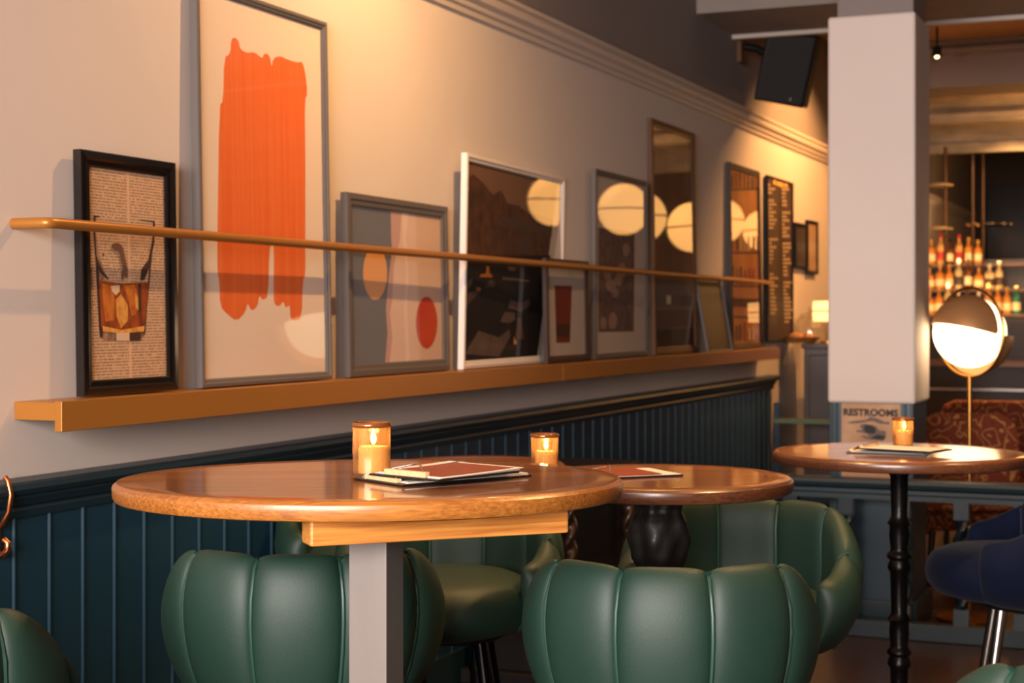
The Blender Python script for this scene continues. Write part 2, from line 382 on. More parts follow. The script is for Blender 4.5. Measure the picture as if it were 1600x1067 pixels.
xs = [v.co.x for v in me.vertices]; k = (sw * 1.86) / (max(xs) - min(xs)); mid = (max(xs) + min(xs)) / 2
for v in me.vertices: v.co = ((v.co.x - mid) * k, -0.0046 - v.co.z, sh1 - 0.052 + v.co.y * k)
lt = bpy.data.objects.new('lettering', me); COL.objects.link(lt); lt.parent = sgn
b = MB()
def sgnp(px, py, off): q = PY(px, py, yS - off); return (q.x - sgn.location.x, -off, q.z - SZ0)
def z6(pts, off, mi): flat_shape(b, [sgnp(1290 + x / 7.62, 600 + y / 7.62, off) for x, y in pts], mi)
z6([(250, 460), (330, 440), (480, 425), (540, 390), (620, 410), (700, 450), (760, 450), (760, 480), (640, 470), (560, 440), (480, 450), (400, 465), (300, 470)], 0.0046, 1)
z6([(400, 500), (450, 470), (520, 480), (600, 500), (640, 550), (720, 560), (720, 640), (680, 680), (600, 665), (520, 655), (500, 600), (430, 575), (370, 570), (365, 550), (440, 545)], 0.0050, 1)
z6([(455, 500), (500, 485), (560, 500), (600, 540), (590, 590), (520, 590), (460, 560)], 0.0054, 0)
z6([(540, 640), (620, 600), (700, 620), (700, 660), (600, 660)], 0.0054, 0)
z6([(410, 620), (480, 615), (520, 640), (600, 650), (560, 668), (470, 650)], 0.0054, 1)
b.build('ink_drawing', [M_ink, M_inkg], sgn)

# ================================================================== PICTURE LEDGE AND RAIL
LD = 0.12 * SC; ZL = zs(1.16)
yA = PX(97, 628, LD).y; yZ = PX(1218, 541, LD).y
ledge = thing('picture_ledge', 'long ochre picture ledge under the framed pictures', 'shelf', (0, yA, ZL))
L_ = yZ - yA
MB().box(0.0, LD - 0.015, 0, L_, -0.044, -0.003).build('shelf_board', M_ochre, ledge, bevel=0.002)
MB().box(LD - 0.02, LD, -0.001, L_ * 0.46, -0.068, 0).build('front_lip', M_ochre, ledge, bevel=0.0015)
MB().box(LD - 0.02, LD, L_ * 0.46 + 0.001, L_ + 0.001, -0.068, 0).build('front_lip', M_ochre, ledge, bevel=0.0015)
XRL = 0.088 * SC; ZRL = zs(1.517)
r0 = PX(75, 347, XRL); r1 = PX(1207, 443, XRL)
rl = MB(); pts = [(0.0, r0.y, ZRL)] + [(XRL - 0.012 + 0.012 * math.sin(t), r0.y + 0.012 - 0.012 * math.cos(t), ZRL) for t in (0.2, 0.6, 1.0, 1.4)]
n_ = 12
pts += [(XRL, r0.y + 0.03 + (r1.y - r0.y - 0.03) * i / n_, ZRL - 0.008 * i / n_) for i in range(n_ + 1)]
rl.tube(pts, 0.0125, 16)
rl = rl.build('picture_rail_bar', M_ochre, smooth=True)
tag(rl, 'long thin brass-coloured bar running in front of the framed pictures', 'rail')
for i in range(2):
    q = r0.y + (r1.y - r0.y) * (0.5, 1)[i]
    bb = MB().tube([(0, q, ZRL - 0.004), (XRL, q, ZRL - 0.004)], 0.006, 8).build('bracket', M_ochre, rl, smooth=True)

# ================================================================== FRAMED PICTURES
LEAN = R(1.0)
def mirrored(px, py, dist, x0=0.05, lean=LEAN):
    nrm = Vector((math.cos(lean), 0, math.sin(lean))); p0 = Vector((x0, 0, ZL)); d = ray(px, py)
    hit = CAM + d * ((p0 - CAM).dot(nrm) / d.dot(nrm)); dd = d.normalized(); rd = dd - 2 * dd.dot(nrm) * nrm
    return hit + rd * (dist - (hit - CAM).length)
PEND = []
for (px, py, hpx) in ((1006, 339, 80), (1086, 355, 77), (1132, 345, 69.5), (1197, 360, 64)):
    PEND.append(mirrored(px, py, F * 0.42 / hpx / (F / math.hypot(F, px - 800))))
class Fr:
    def __init__(s, name, label, cat, pxL, pxR, topL, border, depth, xf, matf, lean=LEAN, aim=None, glass=True, zb=ZL, yaw0=0.0, group='framed pictures on the ledge'):
        s.zb = zb; yaw = yaw0
        s.o = PX(pxL, 540, xf); s.o.z = zb
        if aim:                                        # how the frame is turned on the ledge, from what its glass mirrors
            (px, py), lampp = aim
            for _ in range(3):
                s.M = Matrix.Rotation(yaw, 3, 'Z') @ Matrix.Rotation(-lean, 3, 'Y'); h = s.world(px, py)
                n = ((lampp - h).normalized() - ray(px, py).normalized()).normalized(); yaw = math.atan2(n.y, n.x); lean = math.asin(n.z)
            print('frame', label[:30], 'yaw', math.degrees(yaw), 'lean', math.degrees(lean))
        s.lean = lean; s.M = Matrix.Rotation(yaw, 3, 'Z') @ Matrix.Rotation(-lean, 3, 'Y'); s.Mi = s.M.transposed()
        a = s.Mi @ (s.world(pxL, 520) - s.o); c = s.Mi @ (s.world(pxR, 520) - s.o); t = s.Mi @ (s.world(pxL, topL) - s.o)
        s.W = c.y - a.y; s.H = t.z; s.off = a.y + s.W / 2
        s.e = thing(name, label, cat, s.o + s.M @ Vector((0, s.off, 0)), group=group, ry=-lean, rz=yaw)
        s.bd = border; W2 = s.W / 2; H = s.H; bd = border
        # moulded border: four mitred sides
        prof = [(0, -depth), (0, -0.002), (0.0025, 0), (bd * 0.45, 0.001), (bd * 0.6, -0.003), (bd - 0.004, -0.004), (bd, -0.008), (bd, -depth)]
        b = MB()
        cs = [(-W2, 0, 1, 1), (W2, 0, -1, 1), (W2, H, -1, -1), (-W2, H, 1, -1)]
        n = len(prof); vs = []
        for (cx, cz, sx, sz) in cs:
            for (u, o) in prof: vs.append((o, cx + sx * u, cz + sz * u))
        fs = []
        for i in range(4):
            j = (i + 1) % 4
            for k in range(n): fs.append((i * n + k, i * n + (k + 1) % n, j * n + (k + 1) % n, j * n + k))
        b.add(vs, fs); b.build('frame', matf, s.e)
        MB().box(-depth + 0.001, -depth + 0.004, -W2 + 0.003, W2 - 0.003, 0.003, H - 0.003).build('backing_board', M_dkwood, s.e)
        s.zp = -0.0125                                    # plane of the print
        if glass:
            MB().add([(-0.0088, -W2 + bd * 0.9, bd * 0.9), (-0.0088, W2 - bd * 0.9, bd * 0.9), (-0.0088, W2 - bd * 0.9, H - bd * 0.9), (-0.0088, -W2 + bd * 0.9, H - bd * 0.9)], [(0, 1, 2, 3)]).build('glass', M_pane, s.e, recalc=False)
        s.b = MB(); s.mats = []; s.lay = 0
    def world(s, px, py):
        nrm = s.M @ Vector((1, 0, 0)); d = ray(px, py)
        return CAM + d * ((s.o - CAM).dot(nrm) / d.dot(nrm))
    def loc(s, px, py):
        q = s.Mi @ (s.world(px, py) - s.o); return (q.y - s.off, q.z)
    def sheet(s, m, inset=0.0, z0=None, z1=None):
        i = s.bd * 0.9 + inset
        s.poly([(-s.W / 2 + i, i), (s.W / 2 - i, i), (s.W / 2 - i, s.H - i), (-s.W / 2 + i, s.H - i)], m)
    def poly(s, uv, m):
        if m not in s.mats: s.mats.append(m)
        x = s.zp + 0.0002 * s.lay; s.lay += 1
        flat_shape(s.b, [(x, u, v) for u, v in uv], s.mats.index(m))
    def pp(s, pts, m, ch=0):
        uv = [s.loc(*p) for p in pts]
        lim = s.bd * 0.92
        uv = [(max(-s.W / 2 + lim, min(s.W / 2 - lim, u)), max(lim, min(s.H - lim, v))) for u, v in uv]
        for _ in range(ch):
            o = []
            for i in range(len(uv)):
                p, q = uv[i], uv[(i + 1) % len(uv)]
                o += [(p[0] * .75 + q[0] * .25, p[1] * .75 + q[1] * .25), (p[0] * .25 + q[0] * .75, p[1] * .25 + q[1] * .75)]
            uv = o
        s.poly(uv, m)
    def ell(s, cx, cy, rx, ry, m, n=40):
        s.pp([(cx + rx * math.cos(2 * PI * i / n), cy + ry * math.sin(2 * PI * i / n)) for i in range(n)], m)
    def done(s, name='print'):
        return s.b.build(name, s.mats, s.e)

def mcol(name, rgb, rough=0.7, **k): return mat(name, rgb, rough, **k)
# 1 whisky glass on newsprint
def newsprint():
    m = mat('newsprint', (226, 184, 146), 0.7); nt = m.node_tree; b = nt.nodes['Principled BSDF']; L = nt.links.new
    tc = nt.nodes.new('ShaderNodeTexCoord'); sep = nt.nodes.new('ShaderNodeSeparateXYZ'); L(tc.outputs['Object'], sep.inputs[0])
    def mth(op, a, bb=None, v=None):
        n = nt.nodes.new('ShaderNodeMath'); n.operation = op; L(a, n.inputs[0])
        if bb is not None: L(bb, n.inputs[1])
        if v is not None: n.inputs[1].default_value = v
        return n.outputs[0]
    row = mth('MULTIPLY', sep.outputs[2], v=1 / 0.0073); fr = mth('FRACT', row); on = mth('GREATER_THAN', fr, v=0.45)
    rid = mth('FLOOR', row)
    cmb = nt.nodes.new('ShaderNodeCombineXYZ'); L(mth('MULTIPLY', sep.outputs[1], v=260), cmb.inputs[0]); L(mth('MULTIPLY', rid, v=7.3), cmb.inputs[1])
    n = nt.nodes.new('ShaderNodeTexNoise'); n.inputs['Scale'].default_value = 1; n.inputs['Detail'].default_value = 2; L(cmb.outputs[0], n.inputs['Vector'])
    wd = mth('GREATER_THAN', n.outputs[0], v=0.44)
    ab = mth('ABSOLUTE', mth('ADD', sep.outputs[1], v=-0.004)); gut = mth('GREATER_THAN', ab, v=0.005); out = mth('LESS_THAN', ab, v=0.153)
    f = mth('MULTIPLY', mth('MULTIPLY', on, wd), mth('MULTIPLY', gut, out)); f = mth('MULTIPLY', f, v=0.62)
    mx = nt.nodes.new('ShaderNodeMix'); mx.data_type = 'RGBA'; L(f, mx.inputs[0])
    mx.inputs[6].default_value = lin((226, 184, 146)) + (1,); mx.inputs[7].default_value = lin((96, 66, 52)) + (1,)
    L(mx.outputs[2], b.inputs['Base Color']); return m
M_news = newsprint()
A = mcol('art_glass_line', (70, 44, 36)); Bq = mcol('art_glass_shade', (186, 142, 112), rgb2=(112, 80, 62), nscale=(70, 70, 22)); C1 = mcol('art_whisky', (220, 132, 44), rgb2=(176, 86, 26), nscale=(50, 50, 30)); C2 = mcol('art_whisky_pale', (244, 184, 92), rgb2=(216, 132, 48), nscale=(60, 60, 40)); C3 = mcol('art_whisky_deep', (176, 84, 28), rgb2=(112, 46, 16), nscale=(60, 60, 25)); C4 = mcol('art_ice', (232, 196, 160))
f1 = Fr('framed_picture', 'black glossy framed print of a whisky glass on newspaper', 'picture', 131, 279, 233, 0.0377, 0.0242, 0.05, M_gloss)
f1.sheet(M_news)
def t4(pts): return [(130 + x / 4.6375, 330 + y / 4.6375) for x, y in pts]
f1.pp(t4([(104, 30), (148, 36), (150, 44), (125, 44), (122, 160), (150, 340), (205, 480), (170, 500), (205, 760), (480, 800), (470, 900), (435, 938), (190, 938), (150, 915), (140, 760), (125, 500), (104, 160)]), Bq)
f1.pp(t4([(104, 26), (150, 34), (150, 44), (118, 44), (118, 160), (128, 330), (170, 430), (210, 480), (210, 500), (150, 440), (118, 330), (103, 160)]), A)
f1.pp(t4([(548, 70), (440, 58), (440, 66), (534, 80), (530, 200), (500, 350), (450, 420), (440, 500), (470, 500), (510, 400), (545, 220)]), A)
f1.pp(t4([(118, 330), (132, 330), (150, 560), (165, 810), (172, 905), (150, 915), (140, 760)]), A)
f1.pp(t4([(525, 330), (512, 330), (490, 600), (470, 820), (462, 905), (478, 880), (490, 700)]), A)
f1.pp(t4([(140, 500), (300, 520), (500, 515), (492, 640), (470, 850), (330, 875), (160, 840)]), C3)
f1.pp(t4([(165, 520), (235, 545), (255, 640), (250, 790), (190, 800), (175, 700)]), C1)
f1.pp(t4([(262, 640), (300, 600), (350, 680), (350, 790), (300, 850), (270, 760)]), C2)
f1.pp(t4([(320, 540), (400, 530), (440, 640), (430, 720), (380, 760), (350, 640)]), C1)
f1.pp(t4([(400, 590), (435, 640), (430, 720), (405, 700)]), C2)
f1.pp(t4([(225, 540), (290, 535), (290, 580), (262, 610), (235, 580)]), C4)
f1.pp(t4([(165, 830), (300, 860), (470, 830), (465, 870), (300, 885), (170, 870)]), C2)
f1.pp(t4([(265, 880), (360, 880), (360, 938), (265, 938)]), C4)
f1.pp(t4([(362, 880), (440, 872), (440, 938), (362, 938)]), A)
f1.pp(t4([(420, 520), (440, 520), (445, 720), (425, 740)]), A)
f1.pp(t4([(225, 240), (265, 225), (305, 245), (320, 320), (340, 400), (342, 480), (325, 480), (300, 380), (285, 290), (240, 280)]), mcol('art_splash', (120, 82, 62)), 1)
f1.pp(t4([(300, 420), (318, 430), (310, 500), (296, 495)]), mcol('art_splash', (0, 0, 0)), 1)
f1.pp(t4([(160, 300), (175, 310), (170, 330), (160, 320)]), mcol('art_splash', (0, 0, 0)), 1)
f1.done()
# 2 tall orange brush strokes
f2 = Fr('framed_picture', 'tall thin grey framed print of thick orange brush strokes', 'picture', 315, 519, -31, 0.0233, 0.0242, 0.05, M_gun)
f2.sheet(mcol('art_cream', (236, 216, 200)))
OR = mat('art_orange', (238, 122, 60), 0.6, rgb2=(232, 104, 44), nscale=(60, 60, 1.6))
q2 = [(75, 610), (80, 268), (90, 260), (92, 145), (108, 138), (110, 100), (120, 94), (130, 105), (133, 125), (150, 135), (170, 132), (190, 150), (193, 138), (202, 136), (210, 145), (214, 175), (217, 148), (235, 142), (255, 152), (280, 160), (290, 156), (298, 175), (306, 240), (298, 255), (300, 400), (300, 640), (300, 705), (293, 720), (291, 815), (275, 822), (262, 818), (260, 780), (250, 790), (243, 770), (235, 785), (222, 782), (218, 760), (220, 640), (215, 625), (208, 640), (205, 760), (190, 770), (182, 755), (178, 785), (162, 798), (152, 775), (148, 798), (125, 824), (100, 805), (82, 785), (80, 720), (75, 700)]
f2.pp([(300 + x / 1.6405, y / 1.6405) for x, y in q2], OR, 1)
f2.done()
# 3 grey abstract with two suns
f3 = Fr('framed_picture', 'wide grey framed abstract print with a pale oval and a red oval', 'picture', 546, 703, 300, 0.0400, 0.0242, 0.05, M_gun2, yaw0=R(0.75))
f3.sheet(mcol('art_blush', (226, 192, 170)))
def t3(pts): return [(520 + x / 2.6675, 220 + y / 2.6675) for x, y in pts]
f3.pp(t3([(60, 240), (255, 280), (258, 420), (262, 450), (248, 560), (235, 700), (242, 800), (232, 960), (60, 980)]), mcol('art_slate', (96, 96, 102)))
f3.pp(t3([(255, 280), (300, 290), (292, 420), (268, 520), (262, 660), (252, 720), (262, 820), (250, 960), (232, 960), (242, 800), (235, 700), (248, 560), (262, 450), (258, 420)]), mcol('art_mauve', (196, 152, 142)))
f3.pp(t3([(300, 290), (330, 295), (318, 400), (330, 560), (322, 700), (335, 900), (330, 960), (318, 960), (310, 700), (318, 560), (305, 400)]), mcol('art_pinkline', (236, 206, 188)))
cx, cy = 520 + 190 / 2.6675, 220 + 550 / 2.6675
f3.ell(cx, cy, 50 / 2.6675, 112 / 2.6675, mcol('art_sand', (228, 158, 84)))
f3.ell(520 + 404 / 2.6675, 220 + 757 / 2.6675, 44 / 2.6675, 108 / 2.6675, mat('art_red', (208, 74, 30), 0.6, rgb2=(190, 52, 34), nscale=(6, 6, 6)))
f3.done()
# 4 dark sepia photograph
f4 = Fr('framed_picture', 'white framed dark sepia photograph of a house below hills', 'picture', 725, 879, 237, 0.0289, 0.0220, 0.055, M_white, aim=((868, 313), PEND[0]))
f4.sheet(mcol('art_sky', (140, 104, 82), noise=0.2, nscale=(3, 3, 3)))
H1 = mat('art_hill', (104, 66, 42), 0.7, rgb2=(66, 42, 28), nscale=(20, 20, 20)); H2 = mcol('art_black', (22, 16, 15)); H3 = mcol('art_housewall', (84, 64, 54)); H4 = mat('reflected_papers', (112, 94, 84), 0.7, noise=0.25, nscale=(20, 20, 20)); H5 = mcol('art_ochre', (190, 110, 40))
f4.pp(t3([(540, 150), (600, 140), (640, 175), (680, 225), (715, 205), (740, 260), (780, 270), (830, 300), (940, 330), (940, 1000), (540, 1000)]), H1)
f4.pp(t3([(700, 330), (770, 322), (925, 372), (925, 400), (700, 350)]), H3)
for x0, x1, y0, y1 in ((712, 725, 420, 480), (775, 792, 410, 480), (800, 835, 395, 470)): f4.pp(t3([(x0, y0), (x1, y0), (x1, y1), (x0, y1)]), H3)
f4.pp(t3([(775, 270), (792, 268), (792, 320), (775, 316)]), H3)
f4.pp(t3([(540, 478), (960, 478), (960, 1000), (540, 1000)]), H2)
def t5(pts): return [(700 + x / 5.617, 400 + y / 5.617) for x, y in pts]  # shapes in the lower half: mirrored tables and menus painted into the print
f4.pp(t5([(150, 330), (330, 290), (400, 200), (430, 230), (430, 275), (345, 275), (240, 380), (150, 470)]), H3)
f4.pp(t5([(500, 185), (640, 195), (735, 215), (735, 228), (500, 208)]), H4)
f4.pp(t5([(570, 385), (670, 412), (735, 370), (745, 430), (670, 490), (550, 455)]), H4)
f4.pp(t5([(520, 490), (610, 500), (612, 560), (560, 590), (480, 580)]), H4)
f4.pp(t5([(290, 655), (470, 715), (560, 640), (570, 700), (470, 885), (170, 860)]), H4)
f4.pp(t5([(360, 90), (385, 90), (385, 150), (412, 170), (410, 188), (300, 185), (310, 160), (355, 155)]), H5)
f4.pp(t5([(540, 90), (620, 100), (610, 130), (560, 130)]), H4)
f4.pp(t5([(180, 230), (240, 185), (230, 250), (190, 300)]), H4)
f4.pp(t5([(596, 712), (622, 712), (622, 775), (596, 775)]), mcol('reflected_candle', (236, 176, 96)))
f4.pp(t5([(270, 275), (305, 275), (305, 305), (270, 305)]), H5)
f4.pp(t5([(630, 540), (660, 545), (690, 730), (600, 735)]), mcol('art_tan', (96, 62, 40)))
f4.done()
# 6 mounted dark floral print
f6 = Fr('framed_picture', 'grey framed print of dried flowers in a pale mount', 'picture', 931, 1012, 263, 0.0244, 0.0220, 0.046, M_gun2, aim=((978, 327), PEND[0]))
f6.sheet(mcol('art_mount', (222, 208, 194)))
def t7(pts): return [(840 + x / 2.54, 170 + y / 2.54) for x, y in pts]
FL = mat('art_flower_ground', (136, 108, 98), 0.7, rgb2=(104, 78, 70), nscale=(25, 25, 25))
f6.pp(t7([(252, 470), (395, 490), (392, 884), (252, 886)]), FL)
fl = mcol('art_petals', (176, 144, 126))
for (x, y, rx, ry) in ((300, 700, 20, 26), (330, 680, 16, 24), (318, 730, 14, 20), (345, 640, 16, 30), (288, 660, 14, 22), (308, 840, 18, 34), (270, 850, 14, 24), (360, 560, 14, 26)):
    f6.ell(840 + x / 2.54, 170 + y / 2.54, rx / 2.54, ry / 2.54, fl, 14)
f6.done()
# 5 small dark frame standing in front of 4
f5 = Fr('framed_picture', 'small dark framed print of a red-brown tapered drink block', 'picture', 856, 922, 403, 0.029, 0.020, 0.077, M_dkwood)
f5.sheet(mcol('art_greige', (194, 180, 168)))
f5.pp(t5([(960, 255), (1112, 262), (1095, 760), (975, 762)]), mcol('art_oxblood', (120, 40, 16)))
f5.pp(t5([(975, 600), (1100, 595), (1096, 720), (978, 700)]), mcol('art_oxblood_deep', (74, 36, 18)))
f5.done()
# 7 tall bronze frame
f7 = Fr('framed_picture', 'tall bronze framed brown print, tallest of the far pictures', 'picture', 1024, 1091, 186, 0.0377, 0.0242, 0.045, M_bronze)
f7.sheet(mat('art_umber', (146, 104, 74), 0.7, rgb2=(114, 80, 58), nscale=(3, 3, 1.2)))
f7.pp(t7([(480, 120), (600, 160), (600, 190), (480, 150)]), mcol('art_umber_pale', (140, 108, 84)))
f7.pp(t7([(590, 150), (625, 165), (625, 360), (590, 350)]), mcol('art_umber_pale', (0, 0, 0)))
f7.pp(t7([(480, 680), (630, 690), (630, 800), (480, 800)]), mcol('art_taupe', (116, 100, 96)))  # bottom bands and bright spot: mirrored interior painted into the print
f7.pp(t7([(480, 800), (630, 798), (630, 870), (480, 878)]), mcol('art_plum', (98, 74, 70)))
f7.pp(t7([(480, 878), (630, 870), (630, 960), (480, 970)]), mcol('art_bark', (58, 40, 32)))
f7.pp(t7([(520, 740), (538, 740), (538, 775), (520, 775)]), mcol('reflected_spark', (240, 220, 190)))
f7.done()
# 9 golden shelf print
f9 = Fr('framed_picture', 'dark framed golden print of bottle shelves beside the menu board', 'picture', 1145, 1192, 254, 0.0333, 0.0242, 0.045, M_dkwood)
f9.sheet(mat('art_gold', (196, 132, 66), 0.7, rgb2=(160, 96, 44), nscale=(4, 4, 4)))
dk = mcol('art_shelf', (70, 38, 24)); gl = mcol('art_bottle', (120, 68, 40)); rd = mcol('art_bottle_red', (130, 40, 30)); pl = mcol('art_bottle_pale', (196, 166, 130))
def t8(pts): return [(1130 + x / 2.884, 230 + y / 2.884) for x, y in pts]
for y in (185, 470, 620, 760):
    f9.pp(t8([(30, y), (180, y + 4), (180, y + 12), (30, y + 8)]), dk)
for i in range(26):
    row = i % 4; x = 48 + (i // 4) * 18 + random.uniform(-3, 3); y1 = (183, 466, 618, 868)[row]; hh = random.uniform(50, 85)
    f9.pp(t8([(x, y1 - hh), (x + 8, y1 - hh), (x + 8, y1), (x, y1)]), random.choice((gl, dk, rd, pl, pl)))
f9.done()
# 8 small picture leaning back on the ledge
f8 = Fr('framed_picture', 'small picture tilted back on the ledge between two tall dark frames', 'picture', 1103, 1141, 433, 0.009, 0.014, 0.105, M_gun2, lean=R(10), glass=False)
f8.sheet(mat('art_speckle', (172, 130, 96), 0.6, rgb2=(120, 86, 64), nscale=(20, 20, 20)))
f8.pp([(1117, 455), (1132, 452), (1132, 462), (1118, 464)], mcol('art_sand', (0, 0, 0)))
f8.pp([(1120, 490), (1134, 488), (1135, 496), (1120, 499)], mcol('art_mount', (0, 0, 0)))
f8.done()

# menu chalkboard
f10 = Fr('menu_board', 'tall dark menu board with two columns of pale lettering', 'menu board', 1200, 1240, 273, 0.010, 0.02, 0.03, M_black, lean=0, glass=False, zb=zs(1.19), group=None)
f10.sheet(mat('art_slateboard', (62, 38, 28), 0.6, noise=0.2))
ltm = mcol('chalk_lettering', (206, 176, 136)); lty = mcol('chalk_heading', (236, 170, 80))
def c0(x, y0, w_, h_, m): f10.pp(t8([(x, y0), (x + w_, y0 + w_ * 0.3), (x + w_, y0 + h_ + w_ * 0.3), (x, y0 + h_)]), m)
c0(235, 145, 12, 20, lty); c0(250, 153, 30, 18, lty); c0(285, 160, 12, 18, lty)
for (cx_, y0, gaps, sl) in ((212, 165, (220, 385, 540), 0.3), (263, 185, (278, 418, 585), 0.35)):
    y = y0; i = 0
    while y < (750 if cx_ == 212 else 790):
        if not any(abs(y - g) < 11 for g in gaps):
            ww = random.uniform(12, 38); x = cx_
            while ww > 4:
                q = min(ww, random.uniform(5, 9)); c0(x, y, q, 8, ltm); x += q + 3; ww -= q + 3
        y += 17.5
f10.done('lettering_panel')

# two small frames past the board
for (pl_, pr_, pt, pb_, lab, gm) in ((1244, 1263, 347, 418, 'small dark wall picture beside the menu board, left of the pair', (60, 40, 30)), (1263, 1279, 343, 427, 'small black framed pale picture nearest the pillar', (190, 150, 110))):
    zbb = PX(pl_, pb_, 0.03).z
    g = Fr('framed_picture', lab, 'picture', pl_, pr_, pt, 0.02, 0.02, 0.028, M_black, lean=0, zb=zbb, group='small pictures on the far wall')
    g.sheet(mcol('art_small_%d' % gm[0], gm)); g.done()

# ================================================================== TABLES
def tabletop(parent, rx, ry, th, mtop, medge, n=96, rot=0):
    prof = [(0.0001, -th)]
    b = MB()
    def ring(k, z): return [(rx - k) * 1.0, z]
    ks = [(0.03, -th), (0.009, -th), (0.004, -th + 0.002), (0.001, -th + 0.007), (0.0, -0.010), (0.001, -0.0065), (0.0075, -0.0008), (0.010, 0.0), (0.05, 0.0)]
    vs = []
    for (k_, z) in ks:
        for i in range(n):
            a = 2 * PI * i / n; vs.append(((rx - k_) * math.cos(a), (ry - k_) * math.sin(a), z))
    fs = []; ms = []
    for j in range(len(ks) - 1):
        for i in range(n):
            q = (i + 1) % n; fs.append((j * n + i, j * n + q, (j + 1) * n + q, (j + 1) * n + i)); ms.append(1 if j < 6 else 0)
    fs.append(tuple(range(n))[::-1]); ms.append(1); fs.append(tuple((len(ks) - 1) * n + i for i in range(n))); ms.append(0)
    b.v = vs; b.f = fs; b.m = ms
    return b.build('tabletop', [mtop, medge], parent, smooth=True, angle=30)
# table 1, oval, in front
H1t = 1.045
c1 = PZ(579.5, HZ, 2.83); t1 = thing('pub_table', 'oval wooden high table on a square steel leg, nearest the camera', 'table', (c1.x, c1.y, 0), AL + R(5))
tp = tabletop(t1, 0.447, 0.372, 0.033, M_top, M_litedge); tp.location = (0, 0, H1t)
Ti = Matrix.Rotation(-(AL + R(5)), 4, 'Z') @ Matrix.Translation((-c1.x, -c1.y, 0))
pa = Ti @ PZ(485, HZ, 2.50); pb = Ti @ PZ(889, HZ, 2.665); pa.z = pb.z = 0
ex = (pb - pa).normalized(); ang = math.atan2(ex.y, ex.x); Lp = (pb - pa).length
pk = MB().box(0, Lp, 0, 0.055, 0, 0.043).build('support_beam', M_plank, t1, bevel=0.004); pk.location = (pa.x, pa.y, H1t - 0.033 - 0.043); pk.rotation_euler = (0, 0, ang)
lg = Ti @ PZ(588, HZ, 2.675); lg.z = 0
th_ = R(-25.4 + 4.9)
M_legdark = mat('dark_steel', (44, 34, 30), 0.5, metal=0.3)
lo = MB().box(-0.0345, 0.0345, -0.0345, 0.0345, 0.012, H1t - 0.033 - 0.043 + 0.04).build('leg', M_steel, t1, bevel=0.002); lo.location = lg; lo.rotation_euler = (0, 0, th_ - R(5) + R(0))
fp = MB().box(-0.26, 0.26, -0.2, 0.2, 0, 0.012).build('base_plate', M_iron, t1, bevel=0.004); fp.location = (lg.x, lg.y + 0.08, 0)
# table 2 round with carved base
H2t = 0.979
c2 = PZ(1030, HZ, 3.52); t2 = thing('pub_table', 'round wooden table on a black carved pedestal, behind the oval table', 'table', (c2.x, c2.y, 0), AL)
tabletop(t2, 0.292, 0.292, 0.032, M_top, M_darkedge).location = (0, 0, H2t)
def carve(r, z, a): return r * (1 + 0.07 * math.cos(5 * a + 18 * z) + 0.05 * math.sin(9 * a - 30 * z) * math.sin(40 * z))
prof = [(0.03, 0.0), (0.03, 0.05), (0.045, 0.1), (0.04, 0.2), (0.052, 0.28), (0.058, 0.36), (0.04, 0.43), (0.036, 0.47), (0.048, 0.5), (0.05, 0.56), (0.04, 0.6), (0.038, 0.63), (0.052, 0.66), (0.056, 0.71), (0.05, 0.75), (0.044, 0.77), (0.06, 0.80), (0.068, 0.84), (0.062, 0.88), (0.05, 0.905), (0.055, 0.93), (0.09, 0.947)]
pp2 = []
for i in range(len(prof) - 1):
    for k in range(4): pp2.append((prof[i][0] + (prof[i + 1][0] - prof[i][0]) * k / 4, prof[i][1] + (prof[i + 1][1] - prof[i][1]) * k / 4))
pp2.append(prof[-1])
MB().lathe(pp2, 48, rf=carve).build('pedestal', M_carved, t2, smooth=True, angle=80)
for k in range(4):
    a = k * PI / 2 + 0.5
    MB().tube([(0.03 * math.cos(a), 0.03 * math.sin(a), 0.2), (0.12 * math.cos(a), 0.12 * math.sin(a), 0.16), (0.16 * math.cos(a), 0.16 * math.sin(a), 0.05), (0.2 * math.cos(a), 0.2 * math.sin(a), 0.02)], 0.02, 10).build('foot', M_carved, t2, smooth=True)
# table 3 round on iron column
H3t = 0.949
c3 = PZ(1405, HZ, 4.5); t3_ = thing('pub_table', 'round wooden table on a thin black iron column in front of the pillar', 'table', (c3.x, c3.y, 0), AL)
tabletop(t3_, 0.353, 0.353, 0.030, M_top, M_darkedge).location = (0, 0, H3t)
pr3 = [(0.15, 0.0), (0.15, 0.02), (0.05, 0.05), (0.03, 0.1)]
z = 0.1
for seg in range(3):
    z0 = 0.1 + seg * 0.27
    pr3 += [(0.026, z0 + 0.005), (0.034, z0 + 0.012), (0.034, z0 + 0.02), (0.026, z0 + 0.027), (0.024, z0 + 0.04), (0.028, z0 + 0.07), (0.026, z0 + 0.10), (0.033, z0 + 0.108), (0.026, z0 + 0.118), (0.022, z0 + 0.13), (0.025, z0 + 0.24), (0.032, z0 + 0.25), (0.032, z0 + 0.258)]
pr3 = [q for q in pr3 if q[1] < 0.9] + [(0.03, 0.905), (0.09, 0.915), (0.09, 0.919)]
MB().lathe(pr3, 32).build('column', M_iron, t3_, smooth=True, angle=50)
# table 4 small round against the wall
H4t = 0.907
c4 = PZ(748, HZ, 4.62); t4_ = thing('pub_table', 'dark round table at the wall, only its far edge showing past the oval table', 'table', (c4.x, c4.y, 0), AL)
tabletop(t4_, 0.25, 0.25, 0.028, M_top, M_darkedge).location = (0, 0, H4t)
MB().lathe([(0.2, 0), (0.2, 0.02), (0.03, 0.05), (0.025, 0.3), (0.032, 0.32), (0.025, 0.34), (0.025, 0.84), (0.08, 0.878)], 28).build('column', M_iron, t4_, smooth=True)

